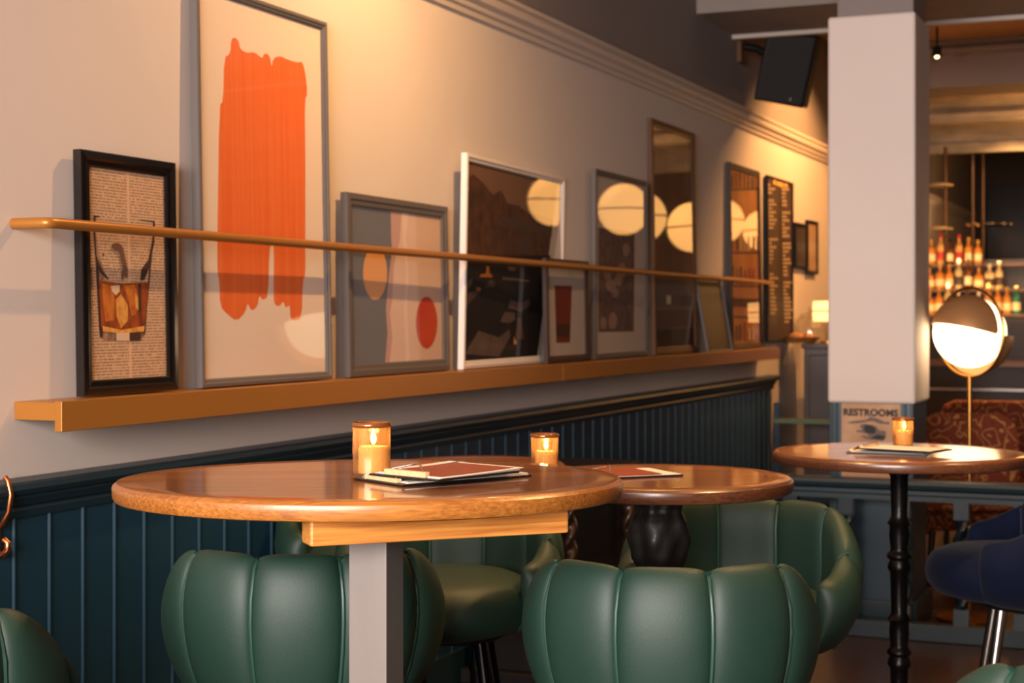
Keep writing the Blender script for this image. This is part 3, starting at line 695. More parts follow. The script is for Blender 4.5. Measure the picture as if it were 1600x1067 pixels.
# ================================================================== STOOLS
PANEL = 36.5
def smooth01(x): x = max(0, min(1, x)); return x * x * (3 - 2 * x)
SEC0 = [(0.150, 0.560), (0.205, 0.562), (0.234, 0.590), (0.254, 0.640), (0.267, 0.695), (0.272, 0.745), (0.270, 0.790), (0.262, 0.828), (0.252, 0.853), (0.240, 0.867), (0.226, 0.870), (0.214, 0.860), (0.206, 0.838), (0.202, 0.800), (0.204, 0.74), (0.203, 0.68), (0.190, 0.62), (0.150, 0.600)]
SEC = [(r_ * 1.07, 0.56 + (z_ - 0.56) * 1.035) for r_, z_ in SEC0]
def shell_pt(j, a, p, endk=0.0):
    r, z = SEC[j]
    H = 0.881 - 0.135 * smooth01((abs(a) - 52) / 66.0)
    if z > 0.60: z = 0.60 + (z - 0.60) * (H - 0.60) / 0.281
    dz = 0.0; q = 1 - p
    topw = smooth01((SEC[j][1] - 0.78) / 0.08)
    if j <= 9: r -= 0.018 * q * (1 if j > 1 else 0.3)
    else: r += 0.012 * q
    z -= 0.014 * q * topw
    if endk > 0:                                   # round off the arm end
        rc = 0.245; zc = 0.60 + (H - 0.60) * 0.35
        k = 1 - math.sqrt(max(0.0, 1 - endk * endk)); r = r + (rc - r) * k * 0.92; z = z + (zc - z) * k * 0.30
    t = R(a); return (r * math.sin(t), -r * math.cos(t), z)
def make_stool(label, leather, pipe, legm, cat='stool', group='bucket stools'):
    root = thing('bar_stool', label, cat, group=group)
    bounds = [-127.0, -91.25, -54.75, -18.25, 18.25, 54.75, 91.25, 127.0]
    cols = []
    N = 14
    for i in range(len(bounds) - 1):
        a0, a1 = bounds[i], bounds[i + 1]
        for k in range(N + (1 if i == len(bounds) - 2 else 0)):
            s = -math.cos(PI * k / N); a = a0 + (a1 - a0) * (s + 1) / 2
            ek = 0.0
            if i == 0:
                p = math.sqrt(max(0, 1 - max(0, s) ** 4.0)) if s > 0 else 1.0; ek = max(0, -s) ** 1.4
            elif i == len(bounds) - 2:
                p = math.sqrt(max(0, 1 - max(0, -s) ** 4.0)) if s < 0 else 1.0; ek = max(0, s) ** 1.4
            else: p = math.sqrt(max(0, 1 - abs(s) ** 4.0))
            cols.append([shell_pt(j, a, p, ek) for j in range(len(SEC))])
    b = MB(); n = len(SEC); vs = [q for c in cols for q in c]; fs = []
    for i in range(len(cols) - 1):
        for j in range(n):
            fs.append((i * n + j, (i + 1) * n + j, (i + 1) * n + (j + 1) % n, i * n + (j + 1) % n))
    fs.append(tuple(range(n))); fs.append(tuple((len(cols) - 1) * n + j for j in range(n))[::-1])
    b.add(vs, fs); o = b.build('backrest', leather, root, smooth=True, angle=75)
    sb = o.modifiers.new('sub', 'SUBSURF'); sb.levels = 1; sb.render_levels = 1
    for a in bounds[1:-1]:
        pts = []
        for j in range(1, 16):
            x, y, z = shell_pt(j, a, 0.0); q = Vector((x, y, 0)).normalized()
            off = 0.005 if j <= 8 else (0.0 if j <= 10 else -0.004)
            pts.append((x + q.x * off, y + q.y * off, z + (0.005 if 7 < j < 12 else 0)))
        MB().tube(pts, 0.0042, 8).build('piping', pipe, root, smooth=True)
    sp = [(0.0005, 0.565), (0.15, 0.566), (0.188, 0.578), (0.206, 0.602), (0.212, 0.63), (0.208, 0.66), (0.192, 0.684), (0.16, 0.698), (0.09, 0.706), (0.0005, 0.708)]
    st = MB().lathe(sp, 48, c=(0, 0.04, 0), sx=1.03, sy=1.14).build('seat', leather, root, smooth=True, angle=80)
    MB().lathe([(0.0005, 0.545), (0.14, 0.545), (0.15, 0.552), (0.15, 0.57), (0.0005, 0.57)], 32).build('seat_base', M_black, root, smooth=True)
    for k in range(4):
        a = PI / 4 + k * PI / 2
        MB().tube([(0.12 * math.cos(a), 0.12 * math.sin(a), 0.555), (0.235 * math.cos(a), 0.235 * math.sin(a), 0.0)], 0.014, 10, rfun=lambda t: 1.15 - 0.4 * t).build('leg', legm, root, smooth=True)
    rr = 0.12 + (0.235 - 0.12) * (0.555 - 0.24) / 0.555
    MB().tube([(rr * math.cos(a), rr * math.sin(a), 0.24) for a in [2 * PI * i / 32 for i in range(32)]], 0.008, 8, close=True).build('footrest', legm, root, smooth=True)
    return root
def put(o, px, Z, ang, label=None, z=0.0):
    """ang: turn of the stool's back away from the camera direction, degrees"""
    q = PZ(px, HZ, Z); o.location = (q.x, q.y, z); o.rotation_euler = (0, 0, AL + R(ang))
    if label: o['label'] = label
    return o
G = 'green leather bucket stool '
s0 = make_stool('green leather bucket stool with its back to us, behind the square steel table leg', M_green, M_greenp, M_legm)
put(s0, 477, 3.28, 4)
bpy.context.view_layer.update()
s1 = put(copy_tree(s0), 1047, 3.12, -8, G + 'with its back to us, right of the oval table')
s2 = put(copy_tree(s0), 700, 3.95, 176, G + 'facing us with its round seat showing behind the steel leg')
s3 = put(copy_tree(s0), 1153, 3.75, 166, G + 'turned towards the carved pedestal table, at its right')
s4 = put(copy_tree(s0), 590, 4.50, 184, G + 'mostly hidden in the shade under the oval table, near the wall')
s5 = put(copy_tree(s0), -158, 2.64, 0, G + 'cut off by the lower left corner of the photo')
s6 = put(copy_tree(s0), 1758, 2.24, 0, G + 'of which only a rim shows in the lower right corner')
s7 = make_stool('dark blue velvet bucket stool cut off by the right edge', M_velvet, M_velvetp, M_chrome)
put(s7, 1612, 4.35, 78)
s7['group'] = 'bucket stools'

# ================================================================== THINGS ON THE TABLES
def candle(px, Z, ztab, k, lab, labc, tilt=0):
    q = PZ(px, HZ, Z)
    prof = [(0.030, 0.0), (0.0365, 0.001), (0.0375, 0.005), (0.034, 0.009), (0.0335, 0.012), (0.0345, 0.05), (0.0345, 0.094), (0.037, 0.097), (0.0375, 0.101), (0.035, 0.104), (0.0325, 0.101), (0.0315, 0.09), (0.0315, 0.012), (0.0002, 0.010)]
    prof = [(r * k, z * k) for r, z in prof]
    h = thing('candle_jar', lab, 'candle holder', (q.x, q.y, ztab + 0.0005), group='amber glass candle jars')
    def wob(r, z, a): return r * (1 + 0.012 * math.cos(12 * a))
    MB().lathe(prof[4:7] + [(0.0345 * k, 0.0955 * k)] , 48, rf=wob).build('jar_body', M_merc, h, smooth=True, angle=80)
    MB().lathe([(0.0345 * k, 0.0945 * k)] + prof[7:11] + [(0.0325 * k, 0.0945 * k)], 48).build('rim', M_ambrim, h, smooth=True, angle=80)
    MB().lathe(prof[:5] + [(0.0002, 0.011 * k)], 48).build('foot', M_smoke if k > 0.98 else M_amber, h, smooth=True, angle=80)
    c = thing('candle', labc, 'candle', (q.x + 0.004 * k, q.y, ztab + 0.0125 * k), group='lit candles in the jars')
    ch = 0.048 * k
    MB().lathe([(0.0002, 0), (0.0265 * k, 0), (0.0275 * k, 0.003), (0.0275 * k, ch - 0.003), (0.025 * k, ch), (0.018 * k, ch - 0.003), (0.0002, ch - 0.004)], 32).build('wax', M_wax, c, smooth=True, angle=60)
    MB().tube([(0, 0, ch - 0.005), (0.0005, 0, ch + 0.005)], 0.0008, 6).build('wick', M_black, c)
    MB().lathe([(0.0002, ch + 0.002), (0.004 * k, ch + 0.006), (0.0058 * k, ch + 0.013 * k), (0.0042 * k, ch + 0.022 * k), (0.0018 * k, ch + 0.031 * k), (0.0002, ch + 0.037 * k)], 16).build('flame', M_flame, c, smooth=True, angle=90)
    l = lamp('POINT', 'candle_light', (q.x, q.y, ztab + 0.085 * k), 0.35, (1, 0.5, 0.18), 0.008)
candle(580.5, 2.80, H1t, 0.955, 'amber ribbed glass candle jar on the oval table', 'lit cream candle inside the jar on the oval table')
candle(851, 3.545, H2t, 0.87, 'amber glass candle jar on the carved pedestal table', 'lit candle in the jar on the carved pedestal table')
candle(1411, 4.62, H3t, 0.84, 'small amber glass candle jar on the table in front of the pillar', 'lit candle in the jar in front of the pillar')

def clipboard(name, lab, corner, ux, uy, z, sheets, clipw=0.1, group='menu clipboards'):
    """corner: nearest corner; ux: vector of the long edge, uy: vector of the clip edge"""
    c = Vector((corner.x, corner.y, 0)); X = Vector((ux.x, ux.y, 0)); Yv = Vector((uy.x, uy.y, 0))
    lx, ly = X.length, Yv.length
    e = thing(name, lab, 'clipboard', (c.x, c.y, z), math.atan2(X.y, X.x), group=group)
    MB().box(0, lx, 0, ly, 0, 0.0035).build('board', M_board, e, bevel=0.001)
    zz = 0.0038
    for (kind, x0, x1, y0, y1, lift) in sheets:
        n = 12; vs = []; fs = []
        for i in range(n + 1):
            t = i / n; x = x0 * lx + (x1 - x0) * lx * t; zc = zz + lift * t * t
            vs += [(x, y0 * ly, zc), (x, y1 * ly, zc), (x, y0 * ly, zc + 0.0008), (x, y1 * ly, zc + 0.0008)]
        for i in range(n):
            a = 4 * i; q = a + 4; fs += [(a, a + 1, q + 1, q), (a + 2, q + 2, q + 3, a + 3), (a, q, q + 2, a + 2), (a + 1, a + 3, q + 3, q + 1)]
        fs += [(0, 2, 3, 1), (4 * n, 4 * n + 1, 4 * n + 3, 4 * n + 2)]
        MB().add(vs, fs).build('menu_card' if kind is M_rust else 'paper_sheet', kind, e, smooth=True, angle=50)
        zz += 0.0014
    cy = ly / 2
    cl = MB().box(0.004, 0.016, cy - clipw / 2, cy + clipw / 2, 0.0035, zz + 0.004).build('clip', M_kraft, e, bevel=0.0015)
    MB().tube([(0.012, cy - clipw * 0.38, zz + 0.004), (0.03, cy - clipw * 0.15, zz + 0.010), (0.036, cy, zz + 0.014), (0.03, cy + clipw * 0.15, zz + 0.010), (0.012, cy + clipw * 0.38, zz + 0.004)], 0.0014, 8).build('clip_handle', M_chrome, cl, smooth=True)
    return e
def on(px, py, z): return PH(px, py, z)
k0 = on(629, 761, H1t); k1 = on(831, 745, H1t); k2 = on(563, 751, H1t)
ux = (k1 - k0); uy = Vector((-ux.y, ux.x, 0)).normalized() * 0.15
clipboard('menu_clipboard', 'lower black menu clipboard on the oval table, under another', k0, ux, uy, H1t + 0.0005, [(M_paper, 0.05, 0.985, 0.03, 0.97, 0), (M_paper, 0.06, 0.99, 0.05, 0.98, 0.0005)])
zt2 = H1t + 0.0135
k0 = on(683, 751, zt2); k1 = on(812, 737, zt2)
ux = k1 - k0; uy = Vector((-ux.y, ux.x, 0)).normalized() * 0.165
clipboard('menu_clipboard', 'upper black clipboard with rust-coloured menu card on the oval table', k0, ux, uy, zt2 - 0.002, [(M_paper, 0.05, 1.02, 0.02, 0.97, 0.001), (M_paper, 0.06, 1.05, 0.0, 0.93, 0.003), (M_rust, 0.08, 0.98, 0.06, 0.90, 0.002), (M_paper, 0.30, 0.97, 0.90, 1.0, 0.003)])
k0 = on(955, 749, H2t); k1 = on(1068, 744, H2t)
ux = k1 - k0; uy = Vector((-ux.y, ux.x, 0)).normalized() * 0.16
e = clipboard('menu_clipboard', 'clipboard with a bright rust-red card on the carved pedestal table', k0, ux, uy, H2t + 0.0005, [(M_paper, 0.05, 0.98, 0.02, 0.98, 0), (M_rust, 0.06, 0.72, 0.03, 0.97, 0.001)])
e['group'] = 'menu clipboards'
k0 = on(1322, 708, H3t); k1 = on(1448, 712, H3t)
ux = k1 - k0; uy = Vector((-ux.y, ux.x, 0)).normalized() * 0.15
clipboard('menu_clipboard', 'lower dark clipboard on the table in front of the pillar', k0, ux, uy, H3t + 0.0005, [(M_paper, 0.05, 0.95, 0.05, 0.97, 0)])
k0 = on(1336, 700, H3t + 0.014); k1 = on(1456, 707, H3t + 0.014)
ux = k1 - k0; uy = Vector((-ux.y, ux.x, 0)).normalized() * 0.13
clipboard('menu_clipboard', 'upper dark clipboard on the table in front of the pillar', k0, ux, uy, H3t + 0.0115, [(M_paper, 0.05, 0.97, 0.05, 0.97, 0.001)])

# copper double coat hook on the panelling at the left edge
hk = PX(-9, 830, 0.022)
hook = thing('coat_hook', 'copper double coat hook on the teal panelling at the left edge', 'hook', (0.022, hk.y, 0.88))
MB().box(0, 0.005, -0.012, 0.012, -0.07, 0.06).build('back_plate', M_copper, hook, bevel=0.004)
MB().tube([(0.003, 0, -0.01), (0.016, 0, -0.005), (0.030, 0, 0.02), (0.034, 0, 0.05), (0.028, 0, 0.075), (0.022, 0, 0.082)], 0.0055, 12, rfun=lambda t: 1 - 0.25 * t).build('upper_prong', M_copper, hook, smooth=True)
MB().tube([(0.003, 0, -0.055), (0.018, 0, -0.062), (0.028, 0, -0.05), (0.028, 0, -0.038), (0.02, 0, -0.032)], 0.0055, 12).build('lower_prong', M_copper, hook, smooth=True)

hook.scale = (1.35, 1.35, 1.2)
# black cabinet with twisted columns against the wall, in the shade behind the tables
cbn = thing('side_cabinet', 'black cabinet with barley-twist columns in the shadow behind the carved pedestal', 'cabinet', (0.25, 5.52, 0))
MB().box(-0.18, 0.15, -0.34, 0.34, 0.08, 0.74).build('body', M_carved, cbn, bevel=0.004)
MB().box(-0.2, 0.22, -0.38, 0.38, 0.74, 0.77).build('cabinet_top', M_carved, cbn, bevel=0.004)
MB().box(-0.2, 0.22, -0.38, 0.38, 0.03, 0.08).build('plinth', M_carved, cbn, bevel=0.004)
for yy in (-0.31, 0.31):
    MB().lathe([(0.022, 0.08 + 0.66 * i / 90) for i in range(91)], 16, c=(0.188, yy, 0), rf=lambda r_, z, a: r_ * (1 + 0.35 * math.cos(a * 2 - z * 75))).build('twisted_column', M_twist, cbn, smooth=True, angle=50)
for yy in (-0.34, 0.34):
    for xx in (-0.16, 0.17): MB().lathe([(0.0005, 0), (0.02, 0), (0.03, 0.012), (0.024, 0.03), (0.0005, 0.031)], 16, c=(xx, yy, 0)).build('foot', M_carved, cbn, smooth=True)
# ================================================================== BALUSTRADES
def balustrade(label, x0, x1, y, ztop, mrail, mbal, pitch_, first, tw=0.02):
    e = thing('balustrade', label, 'balustrade', ((x0 + x1) / 2, y, 0)); cx_ = (x0 + x1) / 2
    prof = [(-0.035, -0.085), (0.035, -0.085), (0.035, -0.065), (0.025, -0.06), (0.025, -0.045), (0.045, -0.035), (0.05, -0.018), (0.045, -0.004), (0.03, 0), (-0.03, 0), (-0.045, -0.004), (-0.05, -0.018), (-0.045, -0.035), (-0.025, -0.045), (-0.025, -0.06), (-0.035, -0.065)]
    MB().extrude(prof, (x0 - cx_, 0, ztop), (x1 - cx_, 0, ztop), (0, 1, 0), (0, 0, 1)).build('handrail', mrail, e)
    MB().box(x0 - cx_, x1 - cx_, -0.03, 0.03, 0.0, 0.07).build('bottom_rail', mrail, e, bevel=0.004)
    x = first; zt_ = ztop - 0.085
    proto = None
    while x < x1 - 0.03:
        if x > x0 + 0.03:
            if proto is None:
                b = MB(); b.box(-0.03, 0.03, -0.03, 0.03, zt_ - 0.07, zt_); b.box(-0.03, 0.03, -0.03, 0.03, 0.07, 0.14)
                n = 16; pf = [(tw, 0.14 + (zt_ - 0.21) * i / 90) for i in range(91)]
                b.lathe(pf, n, rf=lambda r, z, a: r * (1 + 0.42 * math.cos(a * 2 - z * 62)))
                proto = b.build('baluster', mbal, e, smooth=True, angle=50); proto.location = (x - cx_, 0, 0)
            else:
                c = proto.copy(); COL.objects.link(c); c.parent = e; c.location = (x - cx_, 0, 0)
        x += pitch_
    return e
yR = 6.02 * SC
zr = 1.33 - 257 * (PY(1420, HZ, yR) - CAM).dot(FW) / F
xb0 = PY(1323, HZ, yR).x
balustrade('teal balustrade with barley-twist spindles crossing in front of the pillar', 0.06, 4.9, yR, zr + 0.005, M_tealcap, M_navy, (PY(1503, HZ, yR).x - xb0) / 2, xb0 - 10 * (PY(1503, HZ, yR).x - xb0) / 2, 0.026)
# second, low gate between the end of the panelling and the pillar
xg0 = PY(1193, HZ, 8.9).x
gt = thing('low_gate', 'narrow dark teal gate with a green top bar left of the pillar', 'gate', (0.6, 8.62 * SC, 0))
zg = 1.33 - 160 * (PY(1240, HZ, 8.62 * SC) - CAM).dot(FW) / F
M_olive = mat('olive_paint', (96, 108, 74), 0.4)
MB().box(-0.52, 0.34, -0.025, 0.025, zg - 0.03, zg).build('top_bar', M_olive, gt, bevel=0.004)
for x in (-0.52, -0.1, 0.30):
    MB().box(x, x + 0.04, -0.02, 0.02, 0, zg - 0.03 if x > -0.3 else zg + 0.09).build('post', M_navy, gt, bevel=0.004)
MB().box(-0.52, 0.34, -0.015, 0.015, 0.2, 0.25).build('bottom_bar', M_navy, gt, bevel=0.004)

# ================================================================== HOST STAND AND WHAT IS ON IT
M_stand = wood('stand_wood', (84, 52, 34), (46, 28, 20), axis=1, stave=0.12, coat=0.3, coat_r=0.3)
M_standtop = mat('stand_top', (60, 44, 36), 0.3, coat=0.4)
sx0, sx1, sy0, sy1, sz = 0.16, 0.80, 9.97, 10.7, zs(1.175)
st = thing('host_stand', 'dark wooden counter cabinet between the ledge end and the pillar', 'cabinet', ((sx0 + sx1) / 2, (sy0 + sy1) / 2, 0))
hw, hd = (sx1 - sx0) / 2, (sy1 - sy0) / 2
MB().box(-hw + 0.015, hw - 0.015, -hd + 0.015, hd - 0.015, 0, sz - 0.03).build('body', M_stand, st, bevel=0.003)
MB().box(-hw, hw, -hd, hd, sz - 0.03, sz).build('worktop', M_standtop, st, bevel=0.004)
for x in (-hw + 0.05, 0.02):
    dd = MB().box(x, x + hw - 0.07, -hd, -hd + 0.02, 0.08, sz - 0.07).build('door', M_stand, st, bevel=0.006)
    MB().sphere((x + 0.04 if x > 0 else x + hw - 0.11, -hd - 0.012, 0.62), 0.014).build('knob', M_brass, dd, smooth=True)
q = PY(1242, 531, 10.2)
bk = thing('bread_basket', 'shallow basket of bread rolls on the dark counter', 'basket', (q.x + 0.035, 10.2, sz))
M_wick = mat('wicker', (176, 116, 62), 0.7, noise=0.4, nscale=(60, 60, 60)); M_bread = mat('bread', (214, 146, 78), 0.7, noise=0.3, nscale=(20, 20, 20))
MB().lathe([(0.09, 0), (0.125, 0.035), (0.13, 0.037), (0.12, 0.035), (0.085, 0.006), (0.0005, 0.006)], 28).build('bowl', M_wick, bk, smooth=True)
for k in range(3):
    a = k * 2.1 + 0.4; bo = MB().sphere((q.x + 0.035 + 0.05 * math.cos(a), 10.2 + 0.05 * math.sin(a), sz + 0.04), 0.033, 16, 10, 1.2, 1, 0.8).build('bread_roll', M_bread, smooth=True)
    tag(bo, ('right', 'left', 'nearest')[k] + ' golden bread roll in the basket on the dark counter', 'bread roll', 'bread rolls in the basket')
q = PY(1253, 531, 10.45)
cj = thing('glass_cloche', 'clear glass jar with knobbed lid on the dark counter', 'jar', (q.x + 0.04, 10.52, sz))
MB().lathe([(0.10, 0.0), (0.105, 0.01), (0.105, 0.12), (0.09, 0.15), (0.07, 0.165)], 32).build('jar_body', M_smoke, cj, smooth=True)
MB().lathe([(0.075, 0.165), (0.06, 0.19), (0.02, 0.20), (0.012, 0.21), (0.018, 0.225), (0.0005, 0.235)], 32).build('lid', M_smoke, cj, smooth=True)
q = PY(1279, 470, 10.35)
tl = thing('table_lamp', 'small lit lamp with a banded shade at the edge of the pillar', 'lamp', (q.x + 0.06, 10.38, sz))
M_shade = mat('lamp_shade_lit', (255, 214, 150), 0.6, emit=(1.0, 0.50, 0.16), es=2.6)
MB().lathe([(0.0005, 0), (0.06, 0), (0.06, 0.01), (0.012, 0.02), (0.01, 0.09)], 24).build('base', M_brass, tl, smooth=True)
zsh = q.z - sz - 0.08
zsh = 0.14
MB().lathe([(0.0005, zsh), (0.1, zsh), (0.105, zsh + 0.062)], 32).build('shade', M_shade, tl, smooth=True)
MB().lathe([(0.1055, zsh + 0.062), (0.1065, zsh + 0.066), (0.1055, zsh + 0.070)], 32).build('band', M_bronze, tl, smooth=True)
MB().lathe([(0.105, zsh + 0.070), (0.1, zsh + 0.13), (0.0005, zsh + 0.132)], 32).build('shade', M_shade, tl, smooth=True)
MB().tube([(0, 0, 0.08), (0, 0, zsh)], 0.01, 8).build('stem', M_brass, tl, smooth=True)
M_blue = mat('blue_glass_bottle', (40, 90, 140), 0.15, coat=0.5)
bb = MB().lathe([(0.0005, 0), (0.028, 0), (0.03, 0.01), (0.03, 0.17), (0.012, 0.21), (0.011, 0.26), (0.014, 0.262), (0.014, 0.28), (0.0005, 0.281)], 24).build('bottle', M_blue, smooth=True, loc=(q.x + 0.16, 10.6, sz))
tag(bb, 'dark blue bottle behind the small lit lamp on the counter', 'bottle')

# ================================================================== SPEAKER
YS = 9.12
qs = PY(1226, 106, YS)
spk = thing('loudspeaker', 'black loudspeaker hung from the wall below the ceiling beam', 'loudspeaker', (qs.x, YS, qs.z), R(18)); spk.rotation_euler = (R(14), R(10), R(22))
b = MB(); pts = [(-0.15, -0.10), (0.13, -0.13), (0.17, -0.06), (0.15, 0.16), (-0.11, 0.16)]
b.extrude([(x, y) for x, y in pts], (0, 0, -0.20), (0, 0, 0.21), (1, 0, 0), (0, 1, 0)); b.build('cabinet', M_black, spk, bevel=0.012)
M_grille = mat('speaker_grille', (26, 20, 18), 0.7, bump=0.8, bscale=500)
g = MB().box(-0.135, 0.115, -0.003, 0.0, -0.185, 0.195).build('grille', M_grille, spk); g.location = (0, -0.122, 0); g.rotation_euler = (0, 0, math.atan2(-0.03, 0.28))
MB().lathe([(0.0005, 0), (0.012, 0), (0.012, 0.003), (0.0005, 0.003)], 16, T=Matrix.Translation((0.06, -0.128, -0.16)) @ Matrix.Rotation(PI / 2, 4, 'X')).build('badge', M_chrome, spk)
Mi = spk.matrix_basis.inverted()
pw = [Mi @ Vector(p) for p in ((0.03, YS - 0.05, qs.z + 0.13), (0.10, YS - 0.02, qs.z + 0.12), (qs.x - 0.1, YS + 0.02, qs.z + 0.08))]
MB().tube(pw, 0.022, 10).build('wall_bracket', M_black, spk, smooth=True)
Tm = Mi
MB().box(0.014, 0.04, YS - 0.14, YS, qs.z + 0.03, qs.z + 0.2, T=Tm).build('bracket_plate', M_bronze, spk)

# ================================================================== FLOOR LAMP
def floor_lamp(q, label, rad=0.165, turn=0.0):
    e = thing('floor_lamp', label, 'lamp', (q.x, q.y, 0), AL + turn); zc = q.z
    MB().sphere((0, 0, zc), rad, 40, 24).build('glass_globe', M_lampglow, e, smooth=True)
    hx = Vector((0.50, -0.86, -0.06)).normalized(); lv = Vector((-0.86, -0.5, 0)).normalized(); uv = Vector((0, 0, 1))
    def lune(Rr, f0, f1, name):
        b = MB(); n, m = 30, 24; vs = []
        for rr in (Rr, Rr - 0.004):
            for j in range(m + 1):
                t = PI * (0.02 + 0.96 * j / m)
                for i in range(n + 1):
                    f = R(f0 + (f1 - f0) * i / n); vs.append((hx * math.cos(t) + (lv * math.cos(f) + uv * math.sin(f)) * math.sin(t)) * rr + Vector((0, 0, zc)))
        fs = []; K = (m + 1) * (n + 1); W_ = n + 1
        for l in (0, 1):
            for j in range(m):
                for i in range(n):
                    a = l * K + j * W_ + i; fs.append((a, a + 1, a + W_ + 1, a + W_))
        for j in range(m):
            for i in (0, n):
                a = j * W_ + i; fs.append((a, a + W_, a + W_ + K, a + K))
        for i in range(n):
            for j in (0, m):
                a = j * W_ + i; fs.append((a, a + 1, a + 1 + K, a + K))
        b.add(vs, fs); return b.build(name, M_bronzel, e, smooth=True, angle=60)
    lune(rad * 1.05, 14, 96, 'shade')
    lune(rad * 1.20, 184, 268, 'shade')
    R2 = rad * 1.17
    rp = [Matrix.Rotation(R(-60), 4, 'Z') @ Vector((R2 * 1.06 * math.cos(a), 0, R2 * 1.06 * math.sin(a))) for a in [2 * PI * i / 48 for i in range(48)]]
    MB().tube([p + Vector((0, 0, zc)) for p in rp], 0.007, 8, close=True).build('ring', M_brass, e, smooth=True)
    MB().tube([(0, 0, 0.02), (0, 0, zc - R2 * 1.05)], 0.010, 12).build('pole', M_brass, e, smooth=True)
    MB().lathe([(0.0005, 0), (0.14, 0), (0.14, 0.014), (0.02, 0.02), (0.0005, 0.02)], 36).build('base', M_brass, e, smooth=True)
    return e
floor_lamp(PZ(1515, 519, 7.0), 'bronze floor lamp with a glowing white globe right of the pillar', 0.156)
floor_lamp(mirrored(505, 503, 9.4), 'large bronze lamp seen only as a pale glow in the orange print', 0.21)

# ------------------------------------------------------------------ pendant globes over the far tables (they show in the picture glass)
pend = None
for q, inn in zip(PEND, ('dried flower print', 'tall bronze framed print, at its right', 'golden shelf print, at its left', 'golden shelf print, at its right')):
    if pend is None:
        pend = thing('pendant_lamp', 'round paper pendant lamp with a dark band, glowing in the picture glass', 'pendant lamp', q, group='globe pendants down the room')
        def ribs(r, z, a): return r * (1 + 0.008 * math.cos(20 * a))
        MB().lathe([(max(0.0005, 0.21 * math.sin(PI * j / 24)), -0.21 * math.cos(PI * j / 24)) for j in range(25)], 60, rf=ribs).build('globe', M_globe, pend, smooth=True, angle=80)
        MB().lathe([(0.213, -0.006), (0.216, 0), (0.213, 0.006)], 48).build('band', M_bronze, pend, smooth=True)
        MB().tube([(0, 0, 0.2), (0, 0, 0.62)], 0.005, 8).build('cord', M_black, pend)
        MB().lathe([(0.04, 0.19), (0.04, 0.215), (0.01, 0.23)], 20).build('cap', M_bronze, pend, smooth=True)
        bpy.context.view_layer.update(); cur = pend
    else:
        cur = copy_tree(pend); cur.location = q
    cur['label'] = 'banded globe pendant reflected in the ' + inn
    for ch in cur.children:
        if ch.name.startswith('cord'):
            ch.scale = (1, 1, (ZC - q.z) / 0.62)

# tiny ceiling spotlight by the pillar
q = PZ(1464, 88, 10.4)
sp = thing('ceiling_spotlight', 'tiny bright spotlight under the ceiling right of the pillar', 'spotlight', (q.x, q.y, q.z))
MB().lathe([(0.028, 0), (0.03, 0.06), (0.0005, 0.062)], 20).build('housing', M_black, sp, smooth=True)
MB().sphere((0, 0, 0), 0.013).build('bulb', M_flame, sp, smooth=True)
MB().tube([(0, 0, 0.06), (0, 0, ZC - q.z)], 0.006, 8).build('stem', M_black, sp)

# ================================================================== ARMCHAIRS
def kilim():
    m = mat('kilim_fabric', (120, 50, 22), 0.85); nt = m.node_tree; b = nt.nodes['Principled BSDF']; L = nt.links.new
    tc0 = nt.nodes.new('ShaderNodeTexCoord'); nz = nt.nodes.new('ShaderNodeTexNoise'); nz.inputs['Scale'].default_value = 7; tc = nt.nodes.new('ShaderNodeMixRGB'); tc.inputs[0].default_value = 0.25; L(tc0.outputs['Object'], nz.inputs['Vector']); L(tc0.outputs['Object'], tc.inputs[1]); L(nz.outputs['Color'], tc.inputs[2]); vo = nt.nodes.new('ShaderNodeTexVoronoi'); vo.inputs['Scale'].default_value = 9; vo.feature = 'F1'
    L(tc.outputs[0], vo.inputs['Vector'])
    wv = nt.nodes.new('ShaderNodeMath'); wv.operation = 'SINE'; mu = nt.nodes.new('ShaderNodeMath'); mu.operation = 'MULTIPLY'; mu.inputs[1].default_value = 26
    L(vo.outputs['Distance'], mu.inputs[0]); L(mu.outputs[0], wv.inputs[0])
    r = nt.nodes.new('ShaderNodeValToRGB'); e = r.color_ramp.elements
    e[0].position = 0.0; e[0].color = lin((120, 46, 20)) + (1,); e[1].position = 0.8; e[1].color = lin((162, 76, 28)) + (1,)
    x = e.new(0.95); x.color = lin((178, 126, 70)) + (1,); x = e.new(0.35); x.color = lin((66, 30, 22)) + (1,)
    L(wv.outputs[0], r.inputs[0]); L(r.outputs[0], b.inputs['Base Color']); return m
M_kil = kilim()
def armchair(px, Z, top, w_, ang, label):
    q = PZ(px, HZ, Z); e = thing('armchair', label, 'armchair', (q.x, q.y, 0), AL + R(ang), group='kilim armchairs')
    h = w_ / 2
    # rounded back
    out = [(-h, 0.35), (-h, top - 0.10), (-h + 0.03, top - 0.03), (-h + 0.09, top), (h - 0.09, top), (h - 0.03, top - 0.03), (h, top - 0.10), (h, 0.35)]
    MB().extrude(out, (0, -0.30, 0), (0, -0.18, 0), (1, 0, 0), (0, 0, 1)).build('backrest', M_kil, e, bevel=0.02)
    MB().box(-h + 0.06, h - 0.06, -0.2, 0.32, 0.24, 0.46).build('seat', M_kil, e, bevel=0.03)
    for s in (-1, 1):
        MB().box(s * h - (0.09 if s > 0 else 0), s * h + (0.09 if s < 0 else 0), -0.19, 0.30, 0.22, 0.62).build('armrest', M_kil, e, bevel=0.03)
    for sx in (-1, 1):
        for sy in (-0.26, 0.27):
            MB().tube([(sx * (h - 0.06), sy, 0.25), (sx * (h - 0.04), sy, 0)], 0.02, 10, rfun=lambda t: 1 - 0.35 * t).build('leg', M_dkwood, e, smooth=True)
    return e
armchair(1492, 8.3, 0.84, 0.49, 0, 'rust patterned armchair right behind the floor lamp pole')
armchair(1556, 9.6, 0.835, 0.66, -15, 'darker patterned armchair further back at the right edge')

